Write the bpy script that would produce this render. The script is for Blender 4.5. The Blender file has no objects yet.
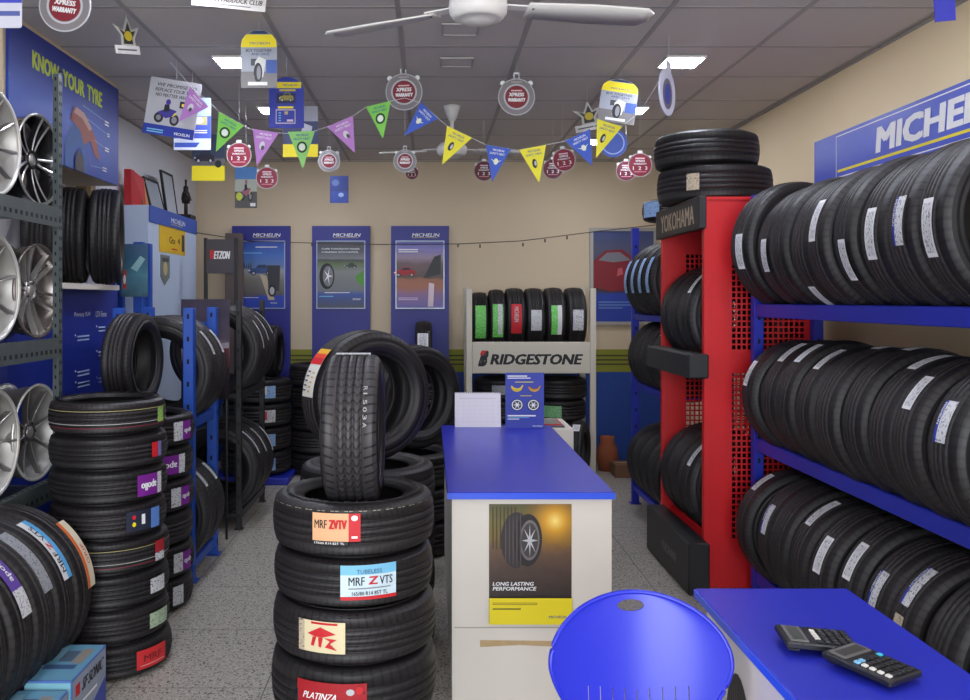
import bpy, math, random
from math import sin, cos, pi, radians as R, sqrt, asin, atan2
from mathutils import Vector, Matrix
random.seed(7)
sc = bpy.context.scene
col = sc.collection
CAMZ, F = 1.5, 880.0            # eye height (m); focal length in pixels of the 970x700 frame
CEIL, BACK, LEFT, RIGHT, FRONT = 2.80, 8.20, -2.18, 2.31, -2.6

# ------------------------------------------------------------ camera, light, exposure
cd = bpy.data.cameras.new('camera'); cam = bpy.data.objects.new('camera', cd); col.objects.link(cam)
cam.location = (0, 0, CAMZ); cam.rotation_euler = (R(90), 0, 0)
cd.sensor_fit = 'HORIZONTAL'; cd.sensor_width = 36; cd.lens = 36 * F / 970
cd.shift_x = 55 / 970; cd.shift_y = -50 / 970; cd.clip_start = 0.05
sc.camera = cam
w = bpy.data.worlds.new('world'); sc.world = w; w.use_nodes = True
bg = w.node_tree.nodes['Background']; bg.inputs[0].default_value = (0.80, 0.88, 1.0, 1); bg.inputs[1].default_value = 1.0
sc.view_settings.view_transform = 'Standard'; sc.view_settings.look = 'None'
sc.view_settings.gamma = 1; sc.view_settings.use_curve_mapping = False
sc.view_settings.exposure = 0.27

def area(name, loc, rot, sx, sy, power, color):
    l = bpy.data.lights.new(name, 'AREA'); l.shape = 'RECTANGLE'; l.size = sx; l.size_y = sy
    l.energy = power; l.color = color
    o = bpy.data.objects.new(name, l); col.objects.link(o); o.location = loc; o.rotation_euler = rot
    return o
# daylight entering through the open shop front behind the camera
area('shopfront_daylight', (-0.1, FRONT - 0.05, 1.45), (R(90), 0, 0), 2.6, 2.4, 170, (0.90, 0.95, 1.0))

# ------------------------------------------------------------ materials
def lin(c):
    f = lambda v: v / 12.92 if v <= 0.04045 else ((v + 0.055) / 1.055) ** 2.4
    return (f(c[0] / 255), f(c[1] / 255), f(c[2] / 255), 1)
MATS = {}
def mat(name, rgb, rough=0.5, metal=0.0, spec=0.5, noise=0, nscale=6, emit=0, coat=0, bump=0, bscale=60):
    if name in MATS: return MATS[name]
    m = bpy.data.materials.new(name); m.use_nodes = True; nt = m.node_tree
    b = nt.nodes['Principled BSDF']; c = lin(rgb)
    b.inputs['Base Color'].default_value = c; b.inputs['Roughness'].default_value = rough
    b.inputs['Metallic'].default_value = metal; b.inputs['Specular IOR Level'].default_value = spec
    if coat: b.inputs['Coat Weight'].default_value = coat; b.inputs['Coat Roughness'].default_value = 0.08
    if emit: b.inputs['Emission Color'].default_value = c; b.inputs['Emission Strength'].default_value = emit
    if noise or bump:
        tc = nt.nodes.new('ShaderNodeTexCoord'); n = nt.nodes.new('ShaderNodeTexNoise')
        n.inputs['Scale'].default_value = nscale; n.inputs['Detail'].default_value = 5
        nt.links.new(tc.outputs['Object'], n.inputs['Vector'])
        if noise:
            mx = nt.nodes.new('ShaderNodeMix'); mx.data_type = 'RGBA'
            mx.inputs['A'].default_value = tuple(v * (1 - noise) for v in c[:3]) + (1,)
            mx.inputs['B'].default_value = tuple(min(1, v * (1 + noise)) for v in c[:3]) + (1,)
            nt.links.new(n.outputs['Fac'], mx.inputs['Factor']); nt.links.new(mx.outputs['Result'], b.inputs['Base Color'])
        if bump:
            n2 = nt.nodes.new('ShaderNodeTexNoise'); n2.inputs['Scale'].default_value = bscale
            nt.links.new(tc.outputs['Object'], n2.inputs['Vector'])
            bp = nt.nodes.new('ShaderNodeBump'); bp.inputs['Strength'].default_value = bump; bp.inputs['Distance'].default_value = 0.01
            nt.links.new(n2.outputs['Fac'], bp.inputs['Height']); nt.links.new(bp.outputs['Normal'], b.inputs['Normal'])
    MATS[name] = m; return m
def c3(rgb, rough=0.55):
    return mat('print_%d_%d_%d' % rgb, rgb, rough)
def nodes(m): return m.node_tree, m.node_tree.nodes, m.node_tree.links
def M2(nt, op, a, b=None, c=None):
    n = nt.nodes.new('ShaderNodeMath'); n.operation = op
    for i, v in enumerate((a, b, c)):
        if v is None: continue
        if isinstance(v, (int, float)): n.inputs[i].default_value = v
        else: nt.links.new(v, n.inputs[i])
    return n.outputs[0]

def rubber_tread(name, N, skew, rgb=(34, 30, 32), centre=True):
    m = mat(name, rgb, 0.52, spec=0.5); nt, nd, lk = nodes(m); b = nd['Principled BSDF']
    tc = nd.new('ShaderNodeTexCoord'); sx = nd.new('ShaderNodeSeparateXYZ'); lk.new(tc.outputs['Object'], sx.inputs[0])
    an = M2(nt, 'MULTIPLY', M2(nt, 'ARCTAN2', sx.outputs[1], sx.outputs[0]), N / (2 * pi))
    az = M2(nt, 'ABSOLUTE', sx.outputs[2])
    t = M2(nt, 'FRACT', M2(nt, 'ADD', M2(nt, 'ADD', an, M2(nt, 'MULTIPLY', az, skew)), 50.0))
    g1 = M2(nt, 'LESS_THAN', t, 0.30)                       # lateral grooves of the shoulder blocks
    g1 = M2(nt, 'MULTIPLY', g1, M2(nt, 'GREATER_THAN', az, 0.042))
    t2 = M2(nt, 'FRACT', M2(nt, 'ADD', M2(nt, 'ADD', an, M2(nt, 'MULTIPLY', sx.outputs[2], -skew * 1.5 - 8)), 50.3))
    g2 = M2(nt, 'MULTIPLY', M2(nt, 'LESS_THAN', t2, 0.22), M2(nt, 'LESS_THAN', az, 0.036))
    g = M2(nt, 'MAXIMUM', g1, g2)
    ns = nd.new('ShaderNodeTexNoise'); ns.inputs['Scale'].default_value = 7; lk.new(tc.outputs['Object'], ns.inputs['Vector'])
    mx = nd.new('ShaderNodeMix'); mx.data_type = 'RGBA'; c = lin(rgb)
    mx.inputs['A'].default_value = tuple(v * 0.75 for v in c[:3]) + (1,); mx.inputs['B'].default_value = tuple(v * 1.3 for v in c[:3]) + (1,)
    lk.new(ns.outputs['Fac'], mx.inputs['Factor'])
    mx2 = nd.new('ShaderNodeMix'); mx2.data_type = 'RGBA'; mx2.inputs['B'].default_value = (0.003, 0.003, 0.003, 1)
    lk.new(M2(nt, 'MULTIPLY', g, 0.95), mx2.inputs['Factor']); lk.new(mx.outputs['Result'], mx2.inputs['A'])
    lk.new(mx2.outputs['Result'], b.inputs['Base Color'])
    bp = nd.new('ShaderNodeBump'); bp.invert = True; bp.inputs['Strength'].default_value = 1; bp.inputs['Distance'].default_value = 0.005
    lk.new(g, bp.inputs['Height']); lk.new(bp.outputs['Normal'], b.inputs['Normal'])
    return m
TREADS = [rubber_tread('tread_rubber_fine', 80, 3.5), rubber_tread('tread_rubber_medium', 66, 6, (38, 33, 35)), rubber_tread('tread_rubber_coarse', 54, 2, (32, 29, 31))]
def zigzag_tread():
    m = mat('tread_rubber_zigzag', (58, 55, 58), 0.5, spec=0.5); nt, nd, lk = nodes(m); b = nd['Principled BSDF']
    tc = nd.new('ShaderNodeTexCoord'); sx = nd.new('ShaderNodeSeparateXYZ'); lk.new(tc.outputs['Object'], sx.inputs[0])
    an = M2(nt, 'MULTIPLY', M2(nt, 'ARCTAN2', sx.outputs[1], sx.outputs[0]), 56 / (2 * pi)); az = M2(nt, 'ABSOLUTE', sx.outputs[2])
    zz = M2(nt, 'MULTIPLY', M2(nt, 'ABSOLUTE', M2(nt, 'SUBTRACT', M2(nt, 'FRACT', M2(nt, 'ADD', M2(nt, 'DIVIDE', sx.outputs[2], .025), 10.5)), .5)), 1.3)
    t = M2(nt, 'FRACT', M2(nt, 'ADD', M2(nt, 'ADD', an, zz), 50.0))
    g2 = M2(nt, 'MULTIPLY', M2(nt, 'LESS_THAN', t, .24), M2(nt, 'LESS_THAN', az, .040))
    t1 = M2(nt, 'FRACT', M2(nt, 'ADD', M2(nt, 'ADD', M2(nt, 'MULTIPLY', an, .9), M2(nt, 'MULTIPLY', az, 8.0)), 50.0))
    g1 = M2(nt, 'MULTIPLY', M2(nt, 'LESS_THAN', t1, .22), M2(nt, 'GREATER_THAN', az, .048))
    g = M2(nt, 'MAXIMUM', g1, g2)
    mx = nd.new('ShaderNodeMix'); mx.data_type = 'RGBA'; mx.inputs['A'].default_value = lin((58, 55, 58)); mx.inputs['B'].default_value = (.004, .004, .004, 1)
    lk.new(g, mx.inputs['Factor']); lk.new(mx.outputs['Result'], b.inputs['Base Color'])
    bp = nd.new('ShaderNodeBump'); bp.invert = True; bp.inputs['Distance'].default_value = .005; lk.new(g, bp.inputs['Height']); lk.new(bp.outputs['Normal'], b.inputs['Normal'])
    return m
TREADS.append(zigzag_tread())
def rubber_side():
    m = mat('sidewall_rubber', (28, 25, 27), 0.5, spec=0.45); nt, nd, lk = nodes(m); b = nd['Principled BSDF']
    tc = nd.new('ShaderNodeTexCoord'); sx = nd.new('ShaderNodeSeparateXYZ'); lk.new(tc.outputs['Object'], sx.inputs[0])
    r = M2(nt, 'SQRT', M2(nt, 'ADD', M2(nt, 'MULTIPLY', sx.outputs[0], sx.outputs[0]), M2(nt, 'MULTIPLY', sx.outputs[1], sx.outputs[1])))
    s = M2(nt, 'SINE', M2(nt, 'MULTIPLY', r, 330.0))
    n = nd.new('ShaderNodeTexNoise'); n.inputs['Scale'].default_value = 28; n.inputs['Detail'].default_value = 4; lk.new(tc.outputs['Object'], n.inputs['Vector'])
    h = M2(nt, 'ADD', M2(nt, 'MULTIPLY', s, 0.35), M2(nt, 'GREATER_THAN', n.outputs['Fac'], 0.58))
    bp = nd.new('ShaderNodeBump'); bp.inputs['Strength'].default_value = 0.5; bp.inputs['Distance'].default_value = 0.002
    lk.new(h, bp.inputs['Height']); lk.new(bp.outputs['Normal'], b.inputs['Normal'])
    return m
SIDE = rubber_side()

def barcode_mat(name, base=(205, 205, 208), ink=(60, 60, 70), axis=1, tint=None):
    """White paper sticker with columns of printed lines and bars."""
    m = mat(name, base, 0.5); nt, nd, lk = nodes(m); b = nd['Principled BSDF']
    tc = nd.new('ShaderNodeTexCoord'); br = nd.new('ShaderNodeTexNoise'); br.noise_dimensions = '3D'
    mp = nd.new('ShaderNodeMapping'); lk.new(tc.outputs['Object'], mp.inputs[0]); mp.inputs['Scale'].default_value = (70, 70, 110)
    lk.new(mp.outputs[0], br.inputs['Vector']); br.inputs['Scale'].default_value = 1.6; br.inputs['Detail'].default_value = 1
    f = M2(nt, 'GREATER_THAN', br.outputs['Fac'], 0.60)
    mx = nd.new('ShaderNodeMix'); mx.data_type = 'RGBA'; mx.inputs['A'].default_value = lin(base); mx.inputs['B'].default_value = lin(ink)
    lk.new(M2(nt, 'MULTIPLY', f, 0.75), mx.inputs['Factor']); lk.new(mx.outputs['Result'], b.inputs['Base Color'])
    return m
BARCODE = barcode_mat('printed_white_sticker')
BARTAN = barcode_mat('printed_cream_sticker', (190, 175, 150))
BARBLUE = barcode_mat('printed_blue_sticker', (150, 185, 225), (30, 60, 140))
BARGREY = barcode_mat('printed_grey_sticker', (150, 152, 158), (60, 60, 65))
BARGREEN = barcode_mat('printed_green_sticker', (95, 200, 75), (190, 220, 180))

def grad_mat(name, stops, axis=2, lo=0, hi=1, noise=0.0, nscale=8):
    """Printed picture: vertical colour bands along the object's own axis with a little noise."""
    m = mat(name, (128, 128, 128), 0.45); nt, nd, lk = nodes(m); b = nd['Principled BSDF']
    tc = nd.new('ShaderNodeTexCoord'); sx = nd.new('ShaderNodeSeparateXYZ'); lk.new(tc.outputs['Object'], sx.inputs[0])
    t = M2(nt, 'DIVIDE', M2(nt, 'SUBTRACT', sx.outputs[axis], lo), hi - lo)
    if noise:
        n = nd.new('ShaderNodeTexNoise'); n.inputs['Scale'].default_value = nscale; n.inputs['Detail'].default_value = 6
        lk.new(tc.outputs['Object'], n.inputs['Vector'])
        t = M2(nt, 'ADD', t, M2(nt, 'MULTIPLY', M2(nt, 'SUBTRACT', n.outputs['Fac'], 0.5), noise))
    cr = nd.new('ShaderNodeValToRGB'); lk.new(t, cr.inputs[0]); e = cr.color_ramp.elements
    e[0].position = stops[0][0]; e[0].color = lin(stops[0][1]); e[1].position = stops[-1][0]; e[1].color = lin(stops[-1][1])
    for p, c in stops[1:-1]: x = e.new(p); x.color = lin(c)
    lk.new(cr.outputs[0], b.inputs['Base Color']); return m

BLUE_STEEL = mat('blue_powder_coated_steel', (28, 42, 165), 0.42, noise=0.15, nscale=5)
BLUE_STEEL2 = mat('mid_blue_painted_steel', (30, 78, 175), 0.45, noise=0.15, nscale=5)
BLUE_TOP = mat('blue_laminate', (42, 50, 182), 0.30, spec=0.5, noise=0.10, nscale=3)
BLUE_EDGE = mat('blue_edge_band', (42, 84, 225), 0.4)
BLUE_PLASTIC = mat('blue_moulded_plastic', (34, 44, 188), 0.30, spec=0.5)
BLUE_BOARD = mat('royal_blue_board', (30, 32, 128), 0.45, noise=0.06, nscale=2)
BLUE_SIGN = mat('blue_sign_face', (30, 62, 185), 0.35)
RED_STEEL = mat('red_powder_coated_steel', (205, 28, 34), 0.42, noise=0.12, nscale=7)
BLACK_STEEL = mat('black_painted_steel', (34, 33, 36), 0.45)
WHITE_LAM = mat('white_laminate', (222, 214, 204), 0.5, noise=0.05, nscale=4)
CREAM_PAINT = mat('cream_painted_steel', (205, 198, 182), 0.5)
GALV = mat('grey_green_slotted_steel', (84, 92, 93), 0.5, metal=0.35, noise=0.25, nscale=12)
HOLE = mat('dark_hole', (16, 17, 18), 0.9)
CHROME = mat('polished_alloy', (190, 187, 184), 0.3, metal=0.75)
SILVER = mat('silver_painted_alloy', (165, 162, 157), 0.4, metal=0.4)
GUN = mat('gloss_black_alloy', (30, 29, 32), 0.22, metal=0.2, coat=0.6)
DARKCHROME = mat('smoked_chrome_alloy', (135, 126, 122), 0.25, metal=0.7)
WHITE_PL = mat('white_enamel', (225, 222, 218), 0.4)
WHITE = c3((235, 235, 235)); YEL = c3((235, 215, 20)); INK = c3((25, 25, 30)); REDP = c3((200, 30, 40)); NAVY = c3((28, 48, 150))
PAPER = c3((225, 224, 226)); ORANGE = c3((225, 110, 50)); LGREEN = c3((130, 205, 90)); PURPLE = c3((120, 30, 140)); GREY = c3((130, 130, 135))
DKRED = c3((150, 25, 45)); TAN = c3((235, 175, 130)); SKY = c3((120, 190, 225)); LILAC = c3((180, 120, 195)); DKGREY = c3((70, 70, 76))
PBLUE = c3((35, 75, 175)); SILVERP = c3((190, 190, 195)); BROWN = c3((110, 65, 40)); SKIN = c3((225, 215, 165))
GLASS = None

# ------------------------------------------------------------ mesh collecting helpers
class MB:
    def __init__(s): s.v = []; s.f = []; s.mi = []; s.sm = []; s.mats = []
    def m(s, mt):
        if mt not in s.mats: s.mats.append(mt)
        return s.mats.index(mt)
    def add(s, vs, fs, mt, smooth=False, M=None):
        k = len(s.v); i = s.m(mt)
        s.v += [tuple(M @ Vector(p)) if M is not None else tuple(p) for p in vs]
        for f in fs: s.f.append(tuple(k + a for a in f)); s.mi.append(i); s.sm.append(smooth)
        return s
    def box(s, x0, x1, y0, y1, z0, z1, mt, M=None, bev=0):
        if bev:
            b = bev; P = []
            # chamfered box as 24 vertices
            vs = []; 
            for X, sx in ((x0, 1), (x1, -1)):
                for Y, sy in ((y0, 1), (y1, -1)):
                    for Z, sz in ((z0, 1), (z1, -1)):
                        vs += [(X, Y + sy * b, Z + sz * b), (X + sx * b, Y, Z + sz * b), (X + sx * b, Y + sy * b, Z)]
            def ix(a, bb, c, k): return (a * 4 + bb * 2 + c) * 3 + k
            fs = []
            for a in (0, 1): fs.append([ix(a, 0, 0, 0), ix(a, 1, 0, 0), ix(a, 1, 1, 0), ix(a, 0, 1, 0)][:: (-1 if a == 0 else 1)])
            for bb in (0, 1): fs.append([ix(0, bb, 0, 1), ix(1, bb, 0, 1), ix(1, bb, 1, 1), ix(0, bb, 1, 1)][:: (1 if bb == 0 else -1)])
            for c in (0, 1): fs.append([ix(0, 0, c, 2), ix(1, 0, c, 2), ix(1, 1, c, 2), ix(0, 1, c, 2)][:: (-1 if c == 0 else 1)])
            for bb in (0, 1):
                for c in (0, 1): fs.append([ix(0, bb, c, 1), ix(1, bb, c, 1), ix(1, bb, c, 2), ix(0, bb, c, 2)])
            for a in (0, 1):
                for c in (0, 1): fs.append([ix(a, 0, c, 0), ix(a, 1, c, 0), ix(a, 1, c, 2), ix(a, 0, c, 2)])
            for a in (0, 1):
                for bb in (0, 1): fs.append([ix(a, bb, 0, 0), ix(a, bb, 1, 0), ix(a, bb, 1, 1), ix(a, bb, 0, 1)])
            for a in (0, 1):
                for bb in (0, 1):
                    for c in (0, 1): fs.append([ix(a, bb, c, 0), ix(a, bb, c, 1), ix(a, bb, c, 2)])
            return s.add(vs, fs, mt, False, M)
        vs = [(x, y, z) for x in (x0, x1) for y in (y0, y1) for z in (z0, z1)]
        fs = [(0, 1, 3, 2), (4, 6, 7, 5), (0, 4, 5, 1), (2, 3, 7, 6), (0, 2, 6, 4), (1, 5, 7, 3)]
        return s.add(vs, fs, mt, False, M)
    def lathe(s, prof, n, mt, M=None, close=False, smooth=True):
        vs = []; fs = []
        for i in range(n):
            a = 2 * pi * i / n
            for r, z in prof: vs.append((r * cos(a), r * sin(a), z))
        L = len(prof)
        for i in range(n):
            j = (i + 1) % n
            for k in range(L if close else L - 1):
                k2 = (k + 1) % L
                fs.append((i * L + k, j * L + k, j * L + k2, i * L + k2))
        return s.add(vs, fs, mt, smooth, M)
    def cyl(s, r, z0, z1, mt, n=20, M=None, smooth=True, r1=None):
        r1 = r if r1 is None else r1
        s.lathe([(0.0001, z0), (r, z0)], n, mt, M, smooth=False)
        s.lathe([(r, z0), (r1, z1)], n, mt, M, smooth=smooth)
        return s.lathe([(r1, z1), (0.0001, z1)], n, mt, M, smooth=False)
    def tube(s, pts, r, mt, n=8, smooth=True):
        P = [Vector(p) for p in pts]; vs = []; fs = []
        for i, p in enumerate(P):
            d = (P[min(i + 1, len(P) - 1)] - P[max(i - 1, 0)]).normalized()
            u = d.cross(Vector((0, 0, 1)) if abs(d.z) < 0.9 else Vector((1, 0, 0))).normalized(); v = d.cross(u)
            for k in range(n):
                a = 2 * pi * k / n; vs.append(p + u * r * cos(a) + v * r * sin(a))
        for i in range(len(P) - 1):
            for k in range(n):
                k2 = (k + 1) % n; fs.append((i * n + k, i * n + k2, (i + 1) * n + k2, (i + 1) * n + k))
        fs.append(tuple(range(n))[::-1]); fs.append(tuple((len(P) - 1) * n + k for k in range(n)))
        return s.add(vs, fs, mt, smooth)
    def prism(s, poly, z0, z1, mt, M=None):
        n = len(poly); vs = [(x, y, z0) for x, y in poly] + [(x, y, z1) for x, y in poly]
        fs = [tuple(range(n))[::-1], tuple(range(n, 2 * n))] + [(i, (i + 1) % n, n + (i + 1) % n, n + i) for i in range(n)]
        return s.add(vs, fs, mt, False, M)
    def mesh(s, name):
        me = bpy.data.meshes.new(name); me.from_pydata(s.v, [], s.f)
        for m_ in s.mats: me.materials.append(m_)
        me.polygons.foreach_set('material_index', s.mi); me.polygons.foreach_set('use_smooth', s.sm); me.update()
        return me
    def build(s, name, parent=None, loc=(0, 0, 0), rot=(0, 0, 0)):
        return place(name, s.mesh(name), parent, loc, rot)

def place(name, me, parent=None, loc=(0, 0, 0), rot=(0, 0, 0)):
    o = bpy.data.objects.new(name, me); col.objects.link(o); o.location = loc; o.rotation_euler = rot
    if parent: o.parent = parent
    return o
def thing(name, label, cat, loc=(0, 0, 0), rot=(0, 0, 0), group=None):
    o = bpy.data.objects.new(name, None); col.objects.link(o); o.location = loc; o.rotation_euler = rot
    o.empty_display_size = 0.1; tag(o, label, cat, group); return o
def tag(o, label, cat, group=None):
    o['label'] = label; o['category'] = cat
    if group: o['group'] = group
    return o
def struct(name, mb, loc=(0, 0, 0)):
    o = mb.build(name, None, loc); o['kind'] = 'structure'; return o
def ring(px, py, Y):            # the point seen in the photograph at (px, py), Y metres into the room
    return Vector(((px - 430) / F * Y, Y, CAMZ + (300 - py) / F * Y))
ORD = ['first', 'second', 'third', 'fourth', 'fifth', 'sixth', 'seventh', 'eighth', 'ninth', 'tenth', 'eleventh', 'twelfth']

_tx = {}
def text_geo(t, bold=0.0):
    k = (t, bold)
    if k not in _tx:
        c = bpy.data.curves.new('t', 'FONT'); c.body = t; c.size = 1; c.offset = bold; c.resolution_u = 2; c.fill_mode = 'FRONT'; c.dimensions = '2D'
        o = bpy.data.objects.new('t', c); col.objects.link(o); bpy.context.view_layer.update()
        me = bpy.data.meshes.new_from_object(o.evaluated_get(bpy.context.evaluated_depsgraph_get()))
        vs = [(v.co.x, v.co.y) for v in me.vertices]; fs = [tuple(p.vertices) for p in me.polygons]
        bpy.data.objects.remove(o); bpy.data.curves.remove(c); bpy.data.meshes.remove(me)
        xs = [v[0] for v in vs]; ys = [v[1] for v in vs]; x0, x1, y0, y1 = min(xs), max(xs), min(ys), max(ys)
        _tx[k] = ([((x - x0) / (x1 - x0), (y - y0) / (y1 - y0)) for x, y in vs], fs)
    return _tx[k]

class Art:
    """Flat print: shapes in (u, v), stacked in thin layers; fmap turns (u, v, off) into a point."""
    def __init__(s, fmap=None, step=0.0006):
        s.mb = MB(); s.k = 0.0; s.step = step; s.f = fmap or (lambda u, v, o: (u, -o, v))
    def _add(s, vs, fs, mt):
        s.mb.add([s.f(u, v, s.k) for u, v in vs], fs, mt); s.k += s.step
    def rect(s, x0, y0, x1, y1, mt, n=1):
        vs = []; 
        for i in range(n + 1):
            x = x0 + (x1 - x0) * i / n; vs += [(x, y0), (x, y1)]
        s._add(vs, [(2 * i, 2 * i + 2, 2 * i + 3, 2 * i + 1) for i in range(n)], mt); return s
    def poly(s, pts, mt): s._add(pts, [tuple(range(len(pts)))], mt); return s
    def ell(s, cx, cy, rx, ry, mt, n=28, rot=0):
        P = []
        for i in range(n):
            a = 2 * pi * i / n; x, y = rx * cos(a), ry * sin(a)
            P.append((cx + x * cos(rot) - y * sin(rot), cy + x * sin(rot) + y * cos(rot)))
        return s.poly(P, mt)
    def annulus(s, cx, cy, r0, r1, mt, n=32, sy=1.0):
        vs = []
        for i in range(n):
            a = 2 * pi * i / n; vs += [(cx + r0 * cos(a), cy + sy * r0 * sin(a)), (cx + r1 * cos(a), cy + sy * r1 * sin(a))]
        s._add(vs, [(2 * i, 2 * i + 1, (2 * i + 3) % (2 * n), (2 * i + 2) % (2 * n)) for i in range(n)], mt); return s
    def frame(s, x0, y0, x1, y1, w, mt):
        for a in ((x0, y0, x1, y0 + w), (x0, y1 - w, x1, y1), (x0, y0 + w, x0 + w, y1 - w), (x1 - w, y0 + w, x1, y1 - w)):
            s.rect(*a, mt); s.k -= s.step
        s.k += s.step; return s
    def text(s, t, x0, y0, x1, y1, mt, bold=0.0, shear=0.0, flip=False):
        vs, fs = text_geo(t, 0.0); h = y1 - y0; ex = bold * h * .8 if bold > .015 else 0
        wf = (x1 - x0 - shear * h - 2 * ex)
        ey = ex * .5 if bold >= .06 else 0
        for k, (d, dy) in enumerate(((0, 0), (-ex, ey), (ex, -ey), (-ex, -ey), (ex, ey)) if ey else ((0, 0), (-ex, 0), (ex, 0)) if ex else ((0, 0),)):
            P = [(x0 + ex + d + u * wf + v * h * shear, y0 + dy + v * h) for u, v in vs]
            if flip: P = [(x0 + x1 - x, y0 + y1 - y) for x, y in P]
            s._add(P, fs, mt)
            if ex: s.k -= s.step * .7
        return s
    def lines(s, x0, y0, x1, y1, n, mt, fill=0.5):
        """rows of tiny print"""
        h = (y1 - y0) / n
        for i in range(n):
            xe = x1 if i % 3 != 2 else x0 + (x1 - x0) * 0.7
            y = y0 + (n - 1 - i) * h
            s.rect(x0, y, xe, y + h * fill, mt); s.k -= s.step
        s.k += s.step; return s
def board(w, h, t, mt, name='panel'):
    """slab: x 0..w, z 0..h, face at y=0 looking to -y, thickness behind"""
    return MB().box(0, w, 0.0, t, 0, h, mt)

# ------------------------------------------------------------ tyres
_ty = {}
def tyre_meshes(Rr, W, r0, tr=0, seg=72):
    k = (round(Rr, 3), round(W, 3), round(r0, 3), tr, seg)
    if k in _ty: return _ty[k]
    h = W / 2; tw = h * 0.80; cr = 0.010
    cz = lambda z: Rr - cr * (z / tw) ** 2
    prof = []; grooves = [-0.52, -0.17, 0.17, 0.52]; gw = 0.0038
    prof.append((-tw, cz(tw)))
    for g in grooves:
        zc = g * tw
        prof += [(zc - gw - 0.0002, cz(zc)), (zc - gw + 0.0006, cz(zc) - 0.008), (zc + gw - 0.0006, cz(zc) - 0.008), (zc + gw + 0.0002, cz(zc))]
        nx = (g + 0.17) * tw
        if g < 0.5: prof.append((nx, cz(nx)))
    prof.append((tw, cz(tw)))
    t = MB(); t.lathe([(r, z) for z, r in prof], seg, TREADS[tr])
    # shoulders belong to the tread
    for s_ in (1, -1):
        sh = [(cz(tw), s_ * tw), (Rr - 0.016, s_ * (tw + 0.5 * (h * 0.94 - tw))), (Rr - 0.028, s_ * h * 0.93)]
        t.lathe(sh, seg, TREADS[tr])
    tm = t.mesh('tread')
    sw = MB(); d = Rr - r0
    P = [(Rr - 0.028, h * 0.93), (Rr - 0.045, h * 0.985), (Rr - 0.047, h * 0.97), (Rr - d * 0.42, h * 1.0), (Rr - d * 0.62, h * 0.97), (Rr - d * 0.80, h * 0.90), (Rr - d * 0.81, h * 0.87),
         (r0 + 0.010, h * 0.82), (r0, h * 0.74), (r0 + 0.004, h * 0.66), (r0 + 0.02, h * 0.72), (Rr - d * 0.5, h * 0.86), (Rr - 0.040, h * 0.80), (Rr - 0.022, h * 0.5), (Rr - 0.018, 0)]
    sw.lathe(P, seg, SIDE); sm_ = sw.mesh('sidewall')
    _ty[k] = (tm, sm_); return _ty[k]

def tyre(label, loc, Rr, W, r0=None, rot=(0, 0, 0), tr=0, group=None, name='tyre', seg=72):
    r0 = r0 or Rr * 0.62
    tm, sm_ = tyre_meshes(Rr, W, r0, tr, seg)
    t = thing(name, label, 'tyre', loc, rot, group)
    place('tread', tm, t); place('sidewall', sm_, t); place('sidewall', sm_, t, rot=(pi, 0, 0))
    t['Rr'] = Rr; t['W'] = W
    return t
def sticker(t, phi, span, z0, z1, design, name='label', lift=0.0018, flip=False):
    """paper band glued on the tread: u runs along the circumference (metres), v across it"""
    Rr = t['Rr']; tw = t['W'] * 0.4
    if abs(t.rotation_euler.x) < .01: phi -= t.rotation_euler.z
    zm = 0 if z0 < 0 < z1 else min(abs(z0), abs(z1))
    r_ = Rr - 0.010 * min(zm / tw, 1.25) ** 2
    def fm(u, v, o):
        z = z0 + v; a = phi + (u - span / 2) / Rr
        r = r_ + lift + o
        return (r * cos(a), r * sin(a), z)
    art = Art(fm, 0.0006); design(art, span, z1 - z0)
    return art.mb.build(name, t)
def plain(mt):
    def d(a, w, h): a.rect(0, 0, w, h, mt, 8)
    return d
def lab_white(a, w, h):
    a.rect(0, 0, w, h, PAPER, 8); a.rect(w * .08, h * .12, w * .92, h * .88, BARCODE, 8)
def lab_blueedge(a, w, h):
    a.rect(0, 0, w, h, BARCODE, 8); a.rect(0, 0, w, h * .22, NAVY, 8); a.text('MICHELIN', w * .06, h * .03, w * .6, h * .18, WHITE, .02)
STONE = 0.028
for m_ in (): pass

# ============================================================ the room
def wall_mat():
    m = mat('cream_wall_paint', (208, 190, 162), 0.85, noise=0.06, nscale=1.2, bump=0.05, bscale=40); return m
WALL = wall_mat()
WALLR = mat('pale_cream_wall_paint', (238, 217, 178), 0.85, noise=0.05, nscale=1.0)
WALLL = mat('cool_lit_wall_paint', (226, 226, 232), 0.85, noise=0.05, nscale=1.0)  # cool daylight on the left wall is put into its colour
OLIVE = mat('olive_band_paint', (138, 138, 40), 0.7, noise=0.1, nscale=3)
DOLIVE = mat('dark_olive_line_paint', (62, 66, 36), 0.7)
DADO = mat('blue_dado_paint', (24, 66, 150), 0.6, noise=0.08, nscale=2)

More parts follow.
